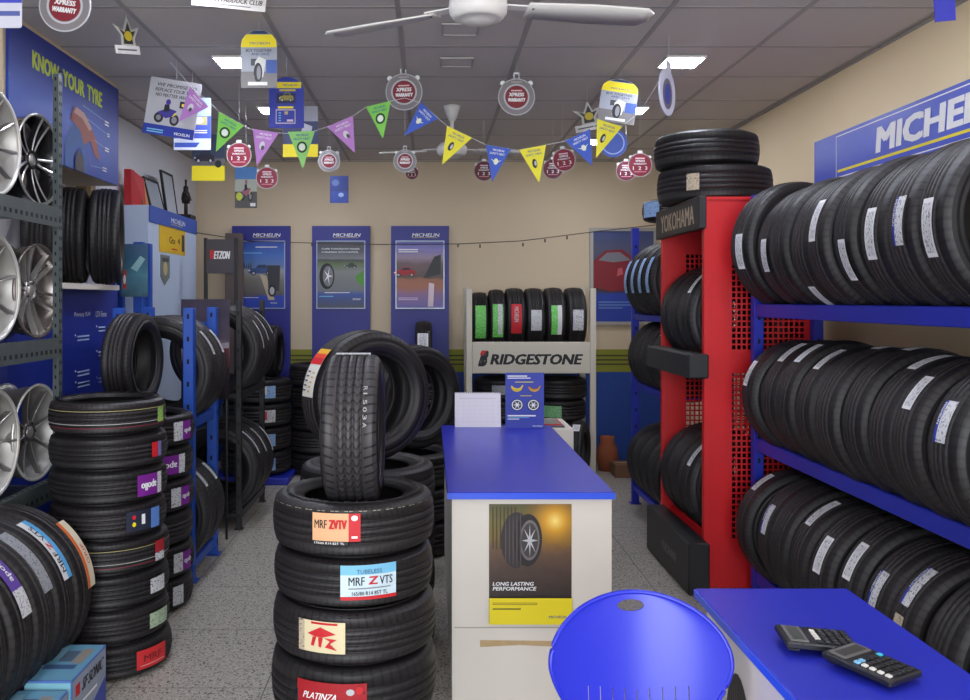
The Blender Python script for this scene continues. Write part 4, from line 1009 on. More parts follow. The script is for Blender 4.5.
styles = [[('black', 5, 'gloss black twin spoke alloy wheel with bright edges'), ('white', 10, 'bright silver alloy wheel with a wide polished lip'), ('silver', 9, 'silver many spoke alloy wheel'), ('black', 6, 'black alloy wheel')],
          [('chrome', 6, 'smoked chrome twin spoke alloy wheel'), ('white', 8, 'pale silver alloy wheel with broad rim'), ('silver', 10, 'silver ten spoke alloy wheel'), ('silver', 5, 'silver five spoke alloy wheel')],
          [('silver', 8, 'silver eight spoke alloy wheel'), ('white', 10, 'polished silver ten spoke alloy wheel'), ('silver', 7, 'silver seven spoke alloy wheel'), ('chrome', 6, 'chrome six spoke alloy wheel')]]
for lv in range(3):
    for i in range(3):
        st, n_, ds = styles[lv][i]; r = [.196, .202, .205][lv] + (.008 if i else 0)
        wheel('%s, %s from far end, %s shelf' % (ds, ORD[i], ('top', 'middle', 'lower')[lv]), (-1.735, SHY[i] - .01 * lv, wz[lv] + r + .001), r, .15, n_, st, wrot(R(-3 + 2 * i)))
# second layer of wheels behind them on the shelves (dark backs visible between)
# tyres on the bottom of the shelving
labs = [('orange and white', lambda a, w, h: (a.rect(0, 0, w, h, c3((225, 215, 190)), 10), a.rect(0, h * .68, w, h, ORANGE, 10), a.text('CONTINENTAL' if False else 'GRIP', w * .3, h * .2, w * .6, h * .5, c3((200, 90, 80)), .02))),
        ('white and sky blue', lambda a, w, h: (a.rect(0, 0, w, h, PAPER, 10), a.rect(0, 0, w, h * .45, c3((90, 170, 225)), 10), a.text('MRF', w * .1, h * .42, w * .40, h * .82, INK, .02), a.text('Z', w * .44, h * .46, w * .56, h * .80, REDP, .06), a.text('VTS', w * .60, h * .42, w * .86, h * .82, INK, .02))),
        ('grey', lambda a, w, h: a.rect(0, 0, w, h, BARGREY, 10)),
        ('purple and white', lambda a, w, h: (a.rect(0, 0, w, h, c3((90, 60, 150)), 10), a.rect(0, 0, w * .38, h, BARCODE, 4), a.text('apollo', w * .5, h * .2, w * .95, h * .7, WHITE, .04)))]
LFY = [3.30, 3.145, 2.99, 2.835, 2.67, 2.50]
for i, y in enumerate(LFY):
    nm = labs[i][0] if i < 4 else None
    t_ = tyre('tyre with %s label on the bottom level under the wheels' % nm if nm else 'plain black tyre, %s on the bottom level under the wheels' % ('nearest the camera' if i == 5 else 'second nearest the camera'), (-1.612 - .003 * i, y, .067 + .334), .332 - .002 * i, .15, .2, (pi / 2, 0, R(-1)), (1, 0, 1, 2, 0, 1)[i])
    if nm:
        ang = [R(27), R(41), R(41), R(35)][i]; z0 = [-.035, -.022, -.03, -.02][i]
        sticker(t_, ang, [.28, .27, .26, .24][i], z0 - .03, z0 + .035, labs[i][1])
# battery cartons
def carton(label, x0, x1, y0, y1, z0, z1):
    t = thing('battery_carton', label, 'box', (0, 0, 0))
    top = c3((96, 150, 185)); bd = MB().box(x0, x1, y0, y1, z0, z1, c3((84, 120, 190)), bev=.002).build('carton', t)
    a = Art(lambda u, v, o: (x0 + u * (x1 - x0), y0 + v * (y1 - y0), z1 + .0008 + o), .0004)
    a.rect(.02, .02, .98, .98, c3((104, 158, 186))); a.rect(.1, .3, .8, .42, c3((60, 90, 130))); a.rect(.3, .5, .6, .8, c3((80, 100, 120))); a.rect(.62, .45, .85, .85, c3((150, 140, 130))); a.poly([(.1, .55), (.3, .6), (.25, .9), (.08, .88)], c3((130, 175, 200)))
    a.mb.build('top_print', bd)
    a = Art(lambda u, v, o: (x1 + .0008 + o, y0 + u * (y1 - y0), z0 + v * (z1 - z0)), .0004)
    a.rect(.02, .03, .98, .97, c3((150, 160, 180))); a.poly([(.02, .03), (.98, .03), (.98, .5)], c3((60, 80, 170))); a.rect(.10, .68, .22, .86, REDP); a.text('SF SONIC', .26, .68, .92, .86, INK, .04, .3); a.rect(.1, .5, .7, .54, WHITE)
    a.mb.build('side_print', bd)
    a = Art(lambda u, v, o: (x0 + u * (x1 - x0), y0 - .0008 - o, z0 + v * (z1 - z0)), .0004)
    a.rect(.02, .03, .98, .97, c3((130, 190, 205))); a.rect(.3, .62, .62, .86, YEL); a.rect(.06, .2, .94, .5, c3((60, 90, 170))); a.text('SF SONIC', .1, .27, .8, .43, WHITE, .04, .3)
    a.mb.build('front_print', bd)
carton('blue printed battery carton on the floor beside the stacked tyres', -1.362, -1.202, 2.95, 3.265, .001, .222)
carton('battery carton in front of another, at the bottom left corner', -1.372, -1.205, 2.60, 2.93, .001, .200)

# left stack of eight small tyres
AX, AY = -1.332, 3.665
def d_ap(a, w, h):
    a.rect(0, 0, w, h, PURPLE, 8); a.rect(w * .78, 0, w, h, BARCODE, 2); a.text('apollo', w * .12, h * .25, w * .72, h * .72, WHITE, .05, flip=True)
def d_ap2(a, w, h):
    a.rect(0, 0, w, h, PURPLE, 8); a.rect(0, 0, w * .45, h, BARCODE, 2); a.text('apollo', w * .52, h * .3, w * .98, h * .65, WHITE, .04, flip=True)
def d_col(a, w, h):
    a.rect(0, 0, w, h, c3((35, 40, 60)), 6); a.ell(w * .2, h * .7, w * .05, h * .12, REDP, 10); a.ell(w * .2, h * .35, w * .05, h * .12, YEL, 10); a.rect(w * .4, h * .3, w * .5, h * .8, WHITE); a.rect(w * .68, 0, w, h, c3((90, 130, 200)), 3)
def d_rw(a, w, h): a.rect(0, 0, w, h, c3((170, 35, 45)), 5); a.rect(0, 0, w, h * .4, BARCODE, 5)
def d_r(a, w, h): a.rect(0, 0, w, h, c3((205, 45, 50)), 8); a.text('MRF', w * .2, h * .35, w * .8, h * .7, c3((120, 30, 30)), .03); a.rect(w * .1, h * .15, w * .9, h * .2, c3((230, 150, 150)), 3)
pit = .1375; NS = 8
al = {7: ('green edged', -9, .05, .06, plain(barcode_mat('lime_sticker', (150, 190, 90)))), 6: ('red and blue', -19, .06, .06, lambda a, w, h: (a.rect(0, 0, w, h, REDP, 4), a.rect(w * .6, 0, w, h, c3((110, 110, 170)), 2))),
      5: ('purple', -27, .13, .085, d_ap), 4: ('dark multicoloured', -34, .16, .08, d_col), 3: ('red and white', -17, .06, .08, d_rw), 2: ('white', -19, .09, .06, plain(BARCODE)), 1: ('pale green', -17, .12, .06, plain(barcode_mat('mint_sticker', (175, 195, 165)))), 0: ('red', -30, .15, .075, d_r)}
offs = [(.012, -.004), (.004, .0), (-.002, .004), (.0, .002), (-.006, .0), (-.006, .002), (-.004, 0), (-.008, .0)]
lp = ['bottom', 'second from the floor', 'third from the floor', 'fourth from the floor', 'fifth from the floor', 'sixth from the floor', 'seventh from the floor', 'topmost']
for i in range(NS):
    ds, an, sp, hh, dd = al[i]
    t_ = tyre('small tyre with %s label, %s, front left stack' % (ds, lp[i]), (AX + offs[i][0], AY + offs[i][1], pit / 2 + i * pit), (.234 + .003 * (i < 4)) - .003 * (i % 3 == 1), .134, .165, (R(0), 0, i * .7), i % 3)
    rz = i * .7
    sticker(t_, R(an), sp, -hh / 2, hh / 2, dd)
    if i in (7, 3):
        g = MB(); r_ = t_['Rr'] - .001
        for z0, mt_ in ((.030, c3((170, 160, 110))), (-.022, c3((175, 175, 170))), (-.036, c3((130, 30, 50)))):
            g.lathe([(r_, z0), (r_, z0 + .0025)], 72, mt_)
        g.build('painted_line', t_)
# second left stack
BX, BY = -1.440, 4.36
bl = {5: (d_ap2, -22, .13), 4: (d_ap, -40, .20), 3: (d_ap2, -25, .13), 1: (d_ap2, -22, .13), 0: (plain(BARCODE), -28, .07), 2: (plain(barcode_mat('blue_white_sticker', (120, 160, 205))), -75, .05)}
bd_ = {5: 'white and purple', 4: 'wide purple', 3: 'white and purple', 1: 'white and purple', 0: 'small white', 2: 'narrow blue'}
for i in range(6):
    t_ = tyre('small tyre with %s label, %s in the stack beside the blue post' % (bd_[i], ('bottom', 'second up', 'third up', 'fourth up', 'fifth up', 'topmost')[i]), (BX + .006 * (i % 2), BY, .079 + i * .158), .258, .154, .178, (0, 0, i * .9), (i + 1) % 3)
    dd, an, sp = bl[i]; sticker(t_, R(an), sp, -.045, .045, dd)

# blue rack on the left with big tyres
t = thing('tyre_rack', 'mid blue steel tyre rack at the left behind the tyre stacks', 'rack')
rack_frame(t, -1.285, -1.66, 4.70, 5.20, 1.458, (.86, .10), BLUE_STEEL2, bh=.05, post=.056)
MB().box(-1.64, -1.31, 5.19, 5.21, 1.33, 1.37, BLUE_STEEL2).build('cross_bar', t)
t_ = tyre('black tyre standing on the stack beside the blue post', (-1.49, 4.42, .952 + .243), .242, .155, .155, (pi / 2, 0, R(86)), 1, seg=96)
for i, y in enumerate((4.82, 5.03)):
    t_ = tyre('big black tyre %s on the upper level of the left blue rack' % ('nearer the camera' if i == 0 else 'further back'), (-1.475, y, .86 + sqrt(.308 ** 2 - .1875 ** 2) + .003), .308, .19, .19, (pi / 2, 0, 0), i)
    sticker(t_, R(32), .15, -.02, .02, lab_white)
for i, y in enumerate((4.82, 5.03)):
    t_ = tyre('big black tyre %s on the lower level of the left blue rack' % ('nearer the camera' if i == 0 else 'further back'), (-1.475, y, .10 + sqrt(.295 ** 2 - .1875 ** 2) + .003), .295, .19, .19, (pi / 2, 0, 0), 1 + i)
    sticker(t_, R(42), .12, -.02, .02, lab_white)

# left display: boards, niche, shelf, two display tyres
t = thing('wall_display', 'tall blue wall display with yellow heading about tyres on the left', 'display')
KB_ = grad_mat('know_board_print', [(0, (26, 58, 150)), (.45, (34, 72, 168)), (.7, (24, 48, 140)), (1, (22, 44, 135))], 2, 2.19, 2.775, .25, 2.5)
ub = MB().box(-1.892, -1.880, 3.925, 5.31, 2.19, 2.77, KB_).build('upper_board', t)
lbx = MB().box(LEFT + .003, -1.885, 3.925, 5.31, 0, 1.555, mat('deep_blue_board', (26, 44, 140), .5)).build('lower_cabinet', t)
MB().box(LEFT + .003, -1.80, 3.94, 5.10, 1.556, 1.585, WHITE_LAM).build('shelf', t)
# print on faces looking to +X: u runs away from the camera (+Y)
a = Art(lambda u, v, o: (-1.8795 + o, 3.925 + u, 2.19 + v), .0005); KY = c3((190, 205, 60))
a.text('KNOW', .232, .41, .535, .492, KY, .07); a.text('YOUR', .575, .41, .86, .492, KY, .07); a.text('TYRE', .895, .41, 1.115, .492, KY, .07)
a.f = lambda u, v, o: (-1.8795 + o, 4.525 + (u - .70) * 1.25, 2.19 + v)
LT = c3((60, 110, 190)); OR2 = c3((150, 84, 70))
a.poly([(.70, .0), (.70, .12), (.76, .22), (.84, .24), (.90, .20), (.94, .0), (.90, .0), (.885, .1), (.84, .14), (.79, .1), (.77, .0)], c3((50, 88, 150)))
a.poly([(.75, .26), (.80, .335), (.93, .31), (1.04, .21), (1.08, .10), (1.02, .12), (.97, .19), (.90, .15), (.86, .22)], OR2)
a.poly([(.79, .30), (.82, .335), (.90, .325), (.99, .26), (.96, .24), (.88, .29)], c3((190, 150, 140)))
a.poly([(.80, .0), (.80, .06), (.84, .115), (.89, .08), (.90, .0)], c3((60, 52, 62)))
a.lines(1.14, .32, 1.19, .355, 2, WHITE); a.lines(1.17, .26, 1.20, .285, 2, WHITE); a.lines(1.14, .17, 1.19, .2, 2, WHITE); a.lines(1.11, .05, 1.16, .08, 2, WHITE)
for q in ((.88, .36, 1.13, .34), (.92, .30, 1.16, .27), (1.0, .2, 1.13, .185), (.95, .09, .97, .05), (.97, .05, 1.1, .06)):
    a.poly([(q[0], q[1]), (q[2], q[3]), (q[2], q[3] + .003), (q[0], q[1] + .003)], c3((150, 180, 220)))
a.mb.build('print', ub)
a = Art(lambda u, v, o: (-1.8845 + o, 3.925 + u, v), .0005)
for nm, u0, u1, ps in (('Primacy SUV', .74, .96, (1.30, 1.11, 1.05)), ('LTX Force', 1.03, 1.19, (1.34, 1.20, 1.05))):
    a.text(nm, u0, 1.405, u1, 1.435, WHITE, .01)
    for p_ in ps: a.ell(u0 + .01, p_ + .012, .006, .006, WHITE, 8); a.lines(u0 + .035, p_ - .02, u1 - .02, p_ + .02, 2, c3((170, 185, 225)), .4)
a.rect(.0, .02, 1.38, .3, c3((24, 40, 130))); a.mb.build('print', lbx)
for i, (x, y, w_) in enumerate(((-1.825, 4.97, 'nearer the aisle'), (-1.99, 4.90, 'nearer the wall'))):
    tyre('knobbly black display tyre on the niche shelf, %s' % w_, (x, y, 1.586 + .272), .27, .165, .17, (pi / 2, 0, pi / 2 + R(16)), 2, seg=96)
tyre('black display tyre behind the end post of the wheel shelving, on the niche shelf', (-2.02, 4.62, 1.586 + .252), .25, .165, .16, (pi / 2, 0, R(104)), 0)
# tan mesh filter panel on the wall
g = MB(); TANM = mat('tan_honeycomb', (150, 130, 95), .8, bump=1.0, bscale=120, noise=.4, nscale=60)
g.box(LEFT + .002, LEFT + .09, 5.40, 5.52, 1.88, 2.30, TANM, bev=.02)
tag(g.build('mesh_panel'), 'tan honeycomb panel on the left wall behind the display board', 'panel')

# white lit cabinet display further down the left wall
t = thing('display_cabinet', 'tall white display cabinet with blue header on the left wall', 'cabinet')
CAB = mat('pale_blue_white_panel', (190, 205, 228), .45)
MB().box(LEFT + .003, -1.95, 6.10, 7.33, 0, 2.16, CAB, bev=.004).build('body', t)
hb = MB().box(-1.9495, -1.942, 6.10, 7.33, 2.045, 2.16, c3((52, 84, 170))).build('header', t)
a = Art(lambda u, v, o: (-1.9415 + o, 6.10 + u, 2.045 + v), .0005); a.text('MICHELIN', .50, .035, .88, .072, WHITE, .03, .2); a.rect(.50, .022, .80, .026, c3((200, 190, 120))); a.mb.build('lettering', hb)
t = thing('wall_card', 'yellow promotional card with dark side strip on the white cabinet', 'card')
a = Art(lambda u, v, o: (-1.948 + o, 6.33 + u, 1.85 + v), .0006)
cb = MB().box(-1.9495, -1.9475, 6.33, 7.0, 1.85, 2.045, c3((222, 180, 35))).build('card', t)
a.rect(0, 0, .17, .195, c3((70, 66, 70))); a.ell(.10, .07, .07, .07, c3((225, 185, 30))); a.text('Gtx', .24, .075, .40, .125, INK, .03); a.text('4', .45, .08, .52, .125, INK, .04); a.rect(.57, .03, .64, .16, c3((60, 50, 60))); a.rect(.3, .03, .45, .04, REDP); a.mb.build('print', cb)
t = thing('pennant_card', 'small grey shield shaped pennant under the yellow card', 'card')
MB().add([(-1.9485 + o, 6.36 + u, 1.61 + v) for o in (0, .003) for u, v in ((0, .22), (0, .06), (.10, 0), (.22, .06), (.22, .22))], [(0, 1, 2, 3, 4), (9, 8, 7, 6, 5)] + [(i, (i + 1) % 5, 5 + (i + 1) % 5, 5 + i) for i in range(5)], c3((120, 125, 125))).build('shield', t)
a = Art(lambda u, v, o: (-1.945 + o, 6.36 + u, 1.61 + v), .0005); a.ell(.11, .12, .05, .05, c3((190, 175, 120))); a.rect(.03, .17, .19, .2, DKGREY); a.mb.build('emblem', t)
# objects on the cabinet
def leaning_frame(label, y, w_, h_, cm, im, lean, x=-2.02, name='picture_frame', rz=0, th=.018):
    t = thing('framed_certificate', label, 'picture frame', (x, y, 2.162), (0, -lean, R(rz)))
    f_ = MB()
    for q in ((0, w_, 0, .018), (0, w_, h_ - .018, h_), (0, .018, .018, h_ - .018), (w_ - .018, w_, .018, h_ - .018)): f_.box(-th / 2, th / 2, q[0], q[1], q[2], q[3], cm)
    f_.build('frame', t); MB().box(-.004, .004, .018, w_ - .018, .018, h_ - .018, im).build('picture', t)
t = thing('award_box', 'red presentation case standing on the white cabinet', 'case', (-2.08, 6.12, 2.162))
MB().box(-.05, .0, 0, .08, 0, .25, c3((185, 28, 38)), bev=.003).build('case', t); MB().add([(.002, 0, 0), (.06, .14, 0), (.045, .14, .20), (.002, 0, .25)], [(0, 1, 2, 3), (3, 2, 1, 0)], c3((175, 24, 34))).build('lid', t)
leaning_frame('small tan framed certificate beside the red case', 6.22, .16, .20, c3((130, 85, 45)), c3((190, 130, 70)), R(12), -2.03)
leaning_frame('black framed certificate leaning between the tan and the taller frame', 6.36, .34, .24, INK, c3((150, 156, 165)), R(14), -2.02)
leaning_frame('tall black framed picture leaning beside the dark figurine', 6.74, .30, .34, INK, c3((168, 172, 178)), R(8), -2.02)
t = thing('figurine', 'dark standing figurine with long ears on a black base', 'figurine', (-2.0, 7.21, 2.161))
BRZ = mat('dark_bronze', (40, 34, 30), .4, metal=.4)
MB().box(-.06, .06, -.09, .09, 0, .035, BRZ, bev=.006).build('base', t)
g = MB(); g.lathe([(.001, .13), (.03, .13), (.038, .17), (.032, .21), (.02, .235), (.022, .25), (.018, .27), (.001, .28)], 16, BRZ)
for s_ in (-1, 1): g.tube([(0, s_ * .016, .035), (0, s_ * .018, .09), (0, s_ * .014, .14)], .011, BRZ, 8); g.tube([(0, s_ * .010, .265), (0, s_ * .014, .30), (0, s_ * .018, .325)], .005, BRZ, 6); g.tube([(0, s_ * .03, .22), (.02, s_ * .05, .19), (.03, s_ * .035, .16)], .008, BRZ, 6)
g.build('body', t)

# blue rack posts and teal picture at the left, farther back
t = thing('tyre_rack', 'narrow blue steel rack against the left wall beyond the display board', 'rack')
rack_frame(t, -1.86, -2.04, 5.63, 5.78, 1.87, (1.30, .7, .12), BLUE_STEEL2, bh=.05, post=.06)
t = thing('wall_picture', 'teal printed picture panel fixed on the blue posts at the left', 'picture', (-1.955, 5.565, 1.52), (0, 0, R(6)))
pp = MB().box(0, .165, 0, .012, 0, .335, grad_mat('teal_print', [(0, (40, 80, 100)), (.4, (70, 130, 150)), (.7, (50, 100, 130)), (1, (70, 100, 140))], 2, 0, .335, .4, 14)).build('panel', t)
a = Art(lambda u, v, o: (u, -.0006 - o, v)); a.rect(.012, .05, .034, .17, c3((190, 50, 50))); a.ell(.023, .11, .008, .03, WHITE); a.poly([(.06, .18), (.12, .26), (.15, .24), (.10, .16)], c3((150, 200, 205))); a.mb.build('print', pp)
# glossy standing poster with a car
t = thing('glossy_poster', 'glossy grey purple poster standing behind the blue posts', 'poster', (-1.555, 5.50, .0))
gp = MB().box(0, .30, 0, .008, .88, 1.505, grad_mat('grey_purple_print', [(0, (36, 30, 34)), (.35, (60, 50, 58)), (.5, (150, 130, 140)), (.62, (95, 85, 98)), (.85, (80, 72, 86)), (1, (70, 64, 78))], 2, .88, 1.505, .35, 4)).build('sheet', t)
gp.active_material.node_tree.nodes['Principled BSDF'].inputs['Roughness'].default_value = .18
for x in (.02, .28): MB().tube([(x, .016, 0), (x, .016, 1.48)], .008, BLACK_STEEL, 8).build('support_post', t)
a = Art(lambda u, v, o: (u, -.0006 - o, v)); a.poly([(.14, 1.16), (.20, 1.20), (.298, 1.21), (.298, 1.08), (.2, 1.08)], c3((90, 30, 36))); a.poly([(.19, 1.19), (.22, 1.225), (.298, 1.235), (.298, 1.2)], c3((170, 160, 165))); a.mb.build('print', gp)

# black rack with tyres
t = thing('tyre_rack', 'black steel tyre trolley rack with big tyres near the back left', 'rack')
rack_frame(t, -1.25, -1.60, 5.76, 6.55, 1.50, (.90, .12), BLACK_STEEL, bh=.05, post=.036)
for lv, (bz, r) in enumerate(((.90, .31), (.12, .30))):
    for i, y in enumerate((5.90, 6.11, 6.32)):
        t_ = tyre('tyre with thin white strip, %s from the front, %s level of black rack' % (ORD[i], ('upper', 'lower')[lv]), (-1.425, y, bz + sqrt(r * r - .175 ** 2) + .003), r, .185, None, (pi / 2, 0, 0), i)
        sticker(t_, R(22 + 8 * i) if lv == 0 else R(40 - 5 * i), .2, -.015, .015, plain(BARCODE))
# header stand behind
t = thing('sign_stand', 'dark sign stand with red and white lettering in the back left corner', 'sign stand', (0, 6.95, 0))
sg = MB().box(-1.765, -1.545, -.01, .02, 1.71, 1.98, c3((72, 66, 72)), bev=.003).build('sign', t)
a = Art(lambda u, v, o: (-1.765 + u, -.011 - o, 1.71 + v)); a.rect(.03, .115, .058, .185, REDP); a.text('ETZON', .06, .115, .19, .175, WHITE, .06, .1); a.mb.build('lettering', sg)
for x in (-1.775, -1.535): MB().box(x - .012, x + .012, .0, .03, 0, 1.99, BLACK_STEEL).build('post', t)
MB().box(-1.787, -1.523, -.1, .14, 0, .02, BLACK_STEEL).build('base', t)
tag(MB().box(-1.84, -1.68, 7.90, 7.93, .0, 2.10, mat('brown_grey_door_board', (96, 82, 78), .6, noise=.15, nscale=5), bev=.003).build('narrow_board'), 'narrow brown grey board standing behind the dark sign stand', 'board')
# back-left stacks
tag(MB().box(-1.80, -1.15, 7.12, 7.75, 0, .055, BLUE_STEEL, bev=.006).build('low_platform'), 'low blue platform under the tyre stack at the back left', 'platform')
for i in range(4):
    t_ = tyre('black tyre with a white label, %s of the stack on the blue platform' % ('bottom', 'second up', 'third up', 'top')[i], (-1.465, 7.43, .057 + .1 + i * .197), .295, .193, None, (0, 0, i), i % 3)
    sticker(t_, R(-60), .125, -.05, .05, (lambda a, w, h: (a.rect(0, 0, w, h, BARBLUE, 5), a.rect(w * .05, h * .3, w * .4, h * .95, PAPER, 2))) if i != 2 else (lambda a, w, h: (a.rect(0, 0, w, h, BARCODE, 5), a.rect(0, h * .2, w * .4, h * .9, c3((200, 60, 80)), 2))))
t_ = tyre('small tyre with a white tag standing on the stack over the blue platform', (-1.335, 7.43, .848 + .222), .22, .15, None, (pi / 2, 0, pi / 2), 1)
sticker(t_, pi - .2, .10, -.005, .058, lab_white)
for i in range(5):
    tyre('dark tyre, %s of the stack behind the large label tyre' % ('bottom', 'second up', 'third up', 'fourth up', 'top')[i], (-.955, 7.70, .097 + i * .19), .275, .187, None, (0, 0, i), i % 3, seg=48)
for i in range(4):
    tyre('dark tyre, %s of the stack below the right blue board' % ('bottom', 'second up', 'third up', 'top')[i], (-.12, 7.66, .1 + i * .2), .285, .196, None, (0, 0, i), i % 3, seg=48)
t_ = tyre('narrow tyre with a white tag standing before the right blue board', (-.055, 7.66, .797 + .262), .26, .145, None, (pi / 2, 0, pi / 2), 1)
sticker(t_, pi - .42, .12, -.05, .04, lab_white)

# ============================================================ things hanging from the ceiling
WIRE = c3((205, 205, 205))
def wire(t, p, x=None, r=.0011):
    M_ = t.rotation_euler.to_matrix(); q = M_ @ Vector(p); top = M_.inverted() @ Vector((q.x, q.y, CEIL - .001 - t.location.z))
    MB().tube([tuple(p), tuple(top)], r, WIRE, 5).build('string', t)
def pend(name, label, px_, py_, Y, rz=0, tilt=0, cat='hanging sign'):
    p = ring(px_, py_, Y); return thing(name, label, cat, p, (0, tilt, rz))
def two(artf, mb, t, name, th):
    o = mb.build(name, t); a = Art(lambda u, v, k_: (u, -th / 2 - .0004 - k_, v), .0004); artf(a); a.mb.build('print', o); return o
def disc(r, th, mt, n=40, z=0): return MB().cyl(r, -th / 2, th / 2, mt, n, Matrix.Translation((0, 0, z)) @ Matrix.Rotation(pi / 2, 4, 'X'), smooth=False)
def medallion(label, px_, py_, Y, rpx, rz=0, tilt=0, dim=False):
    r = rpx / F * Y; t = pend('hanging_medallion', label, px_, py_, Y, rz, tilt)
    d = disc(r, .004, SILVERP)
    for an in (45, 135): d.cyl(r * .14, -.002, .002, WHITE, 10, Matrix.Translation((r * 1.05 * cos(R(an)), 0, r * 1.05 * sin(R(an)))) @ Matrix.Rotation(pi / 2, 4, 'X'))
    for q in ((-.16, -.11), (.11, .16)): d.box(q[0] * r, q[1] * r, -.002, .002, r * .98, r * 1.3, WHITE)
    d.box(-.16 * r, .16 * r, -.002, .002, r * 1.24, r * 1.32, WHITE)
    def art(a):
        a.ell(0, 0, r * .95, r * .95, c3((128, 122, 124)), 36); a.annulus(0, 0, r * .62, r * .70, SILVERP, 32); a.ell(0, 0, r * .60, r * .60, c3((128, 22, 38)), 32)
        a.text('XPRESS', -r * .42, r * .03, r * .42, r * .22, WHITE, .08, .1); a.text('WARRANTY', -r * .48, -r * .26, r * .48, -r * .07, WHITE, .08, .1); a.rect(-r * .3, r * .3, r * .3, r * .37, c3((225, 190, 190)))
        a.text('WARRANTY', -r * .3, r * .74, r * .3, r * .84, c3((190, 185, 180)), .03)
    two(art, d, t, 'disc', .004); wire(t, (0, 0, r * 1.3), r=.0009)
def redtag(label, px_, py_, Y, rpx, tilt=0):
    r = rpx / F * Y; t = pend('hanging_tag', label, px_, py_, Y, 0, tilt)
    d = disc(r, .004, c3((150, 140, 145)) if 'dark' in label else c3((195, 190, 192))); d.box(-.2 * r, .2 * r, -.002, .002, r * .95, r * 1.2, WHITE)
    for an in (40, 140): d.cyl(r * .15, -.002, .002, WHITE, 10, Matrix.Translation((r * 1.02 * cos(R(an)), 0, r * 1.02 * sin(R(an)))) @ Matrix.Rotation(pi / 2, 4, 'X'))
    def art(a):
        a.ell(0, 0, r * .94, r * .94, c3((92, 14, 34)) if 'dark' in label else c3((135, 18, 46)), 32); a.rect(-r * .4, r * .5, r * .4, r * .6, c3((235, 200, 205)))
        a.text('XPRESS', -r * .4, r * .24, r * .4, r * .42, WHITE, .05); a.text('WARRANTY', -r * .55, r * .02, r * .55, r * .16, WHITE, .04)
        a.text('1  2  3', -r * .6, -r * .42, r * .6, -r * .12, WHITE, .04); a.rect(-r * .5, -r * .6, r * .5, -r * .54, c3((225, 150, 165)))
    two(art, d, t, 'disc', .004); wire(t, (0, 0, r * 1.18), r=.0009)
medallion('largest round warranty medallion, cut by the top edge of the photo', 65, 6, 3.4, 26, 0, R(8))
medallion('round warranty medallion hanging above the green pennant and the blue pennant', 404, 92, 4.95, 18.5, 0, R(-2))
medallion('round warranty medallion hanging alone in the middle of the ceiling', 516.5, 97, 4.8, 18.5)
medallion('small round grey medallion left of the upright tyre, under the lilac pennant', 329, 161, 6.2, 11)
medallion('small round grey medallion in front of the far fan blade', 405, 161, 5.2, 11.5)
redtag('red round warranty tag beside the card with the yellow base', 239, 155, 5.2, 12.5, 0)
redtag('red round warranty tag right of the rider card', 267, 178, 5.6, 11, 0)
redtag('dark red tag half hidden behind the blue pennant', 484, 171, 6.4, 10)
redtag('dark red tag lower of two beside the yellow pennant', 553, 169, 6.4, 10)
redtag('red tag upper of two beside the blue pennant', 564, 160, 5.8, 11.5, R(-8))
redtag('bright red warranty tag left of the tyres on the red rack', 640, 165, 5.4, 12)
redtag('dark red tag partly behind the bright one near the red rack', 626, 171, 6.2, 10)
redtag('small dark red tag hanging low behind the grey medallion', 412, 173, 6.6, 6.5)

def card(label, px0, py0, px1, py1, Y, artf, base, tilt=0, rz=0, arch=False, cat='hanging card', wires=True, rnd=.08):
    cx, cy = (px0 + px1) / 2, (py0 + py1) / 2; w_ = (px1 - px0) / F * Y; h_ = (py1 - py0) / F * Y
    t = pend('hanging_card', label, cx, cy, Y, rz, tilt, cat); th = .003
    if arch:
        P = [(-w_ / 2, -h_ / 2), (w_ / 2, -h_ / 2), (w_ / 2, h_ * .22)] + [(w_ / 2 * cos(q), h_ * .22 + h_ * .28 * sin(q)) for q in [pi * k_ / 14 for k_ in range(1, 14)]] + [(-w_ / 2, h_ * .22)]
    else:
        q_ = rnd * w_; P = []
        for (x, y, a0) in ((w_ / 2 - q_, -h_ / 2 + q_, -90), (w_ / 2 - q_, h_ / 2 - q_, 0), (-w_ / 2 + q_, h_ / 2 - q_, 90), (-w_ / 2 + q_, -h_ / 2 + q_, 180)):
            P += [(x + q_ * cos(R(a0 + s_ * 22.5)), y + q_ * sin(R(a0 + s_ * 22.5))) for s_ in range(5)]
    mb = MB().prism(P, -th / 2, th / 2, base, Matrix.Rotation(pi / 2, 4, 'X'))
    o = mb.build('board', t); a = Art(lambda u, v, k_: (u * w_, -th / 2 - .0004 - k_, v * h_), .0004); artf(a); a.mb.build('print', o)
    if wires: wire(t, (0, 0, h_ / 2 - .004))
    return t
def moto(a, cx, cy, s, c1, c2=INK):
    a.ell(cx - s * .7, cy - s * .5, s * .42, s * .42, INK, 16); a.ell(cx + s * .7, cy - s * .55, s * .42, s * .46, INK, 16); a.ell(cx + s * .7, cy - s * .55, s * .24, s * .28, GREY, 12); a.ell(cx - s * .7, cy - s * .5, s * .22, s * .22, GREY, 12)
    a.poly([(cx - s * .9, cy - s * .1), (cx - s * .1, cy - s * .5), (cx + s * .6, cy - s * .3), (cx + s * .8, cy + s * .2), (cx + s * .2, cy + s * .3), (cx - s * .5, cy + s * .1)], c1)
    a.poly([(cx - s * .35, cy), (cx + s * .2, cy + s * .1), (cx + s * .1, cy + s * .6), (cx - s * .3, cy + s * .6)], c2); a.ell(cx - s * .02, cy + s * .8, s * .22, s * .24, c1, 14); a.poly([(cx + s * .45, cy - s * .35), (cx + s * .8, cy - s * .1), (cx + s * .7, cy + .05 * s)], YEL)
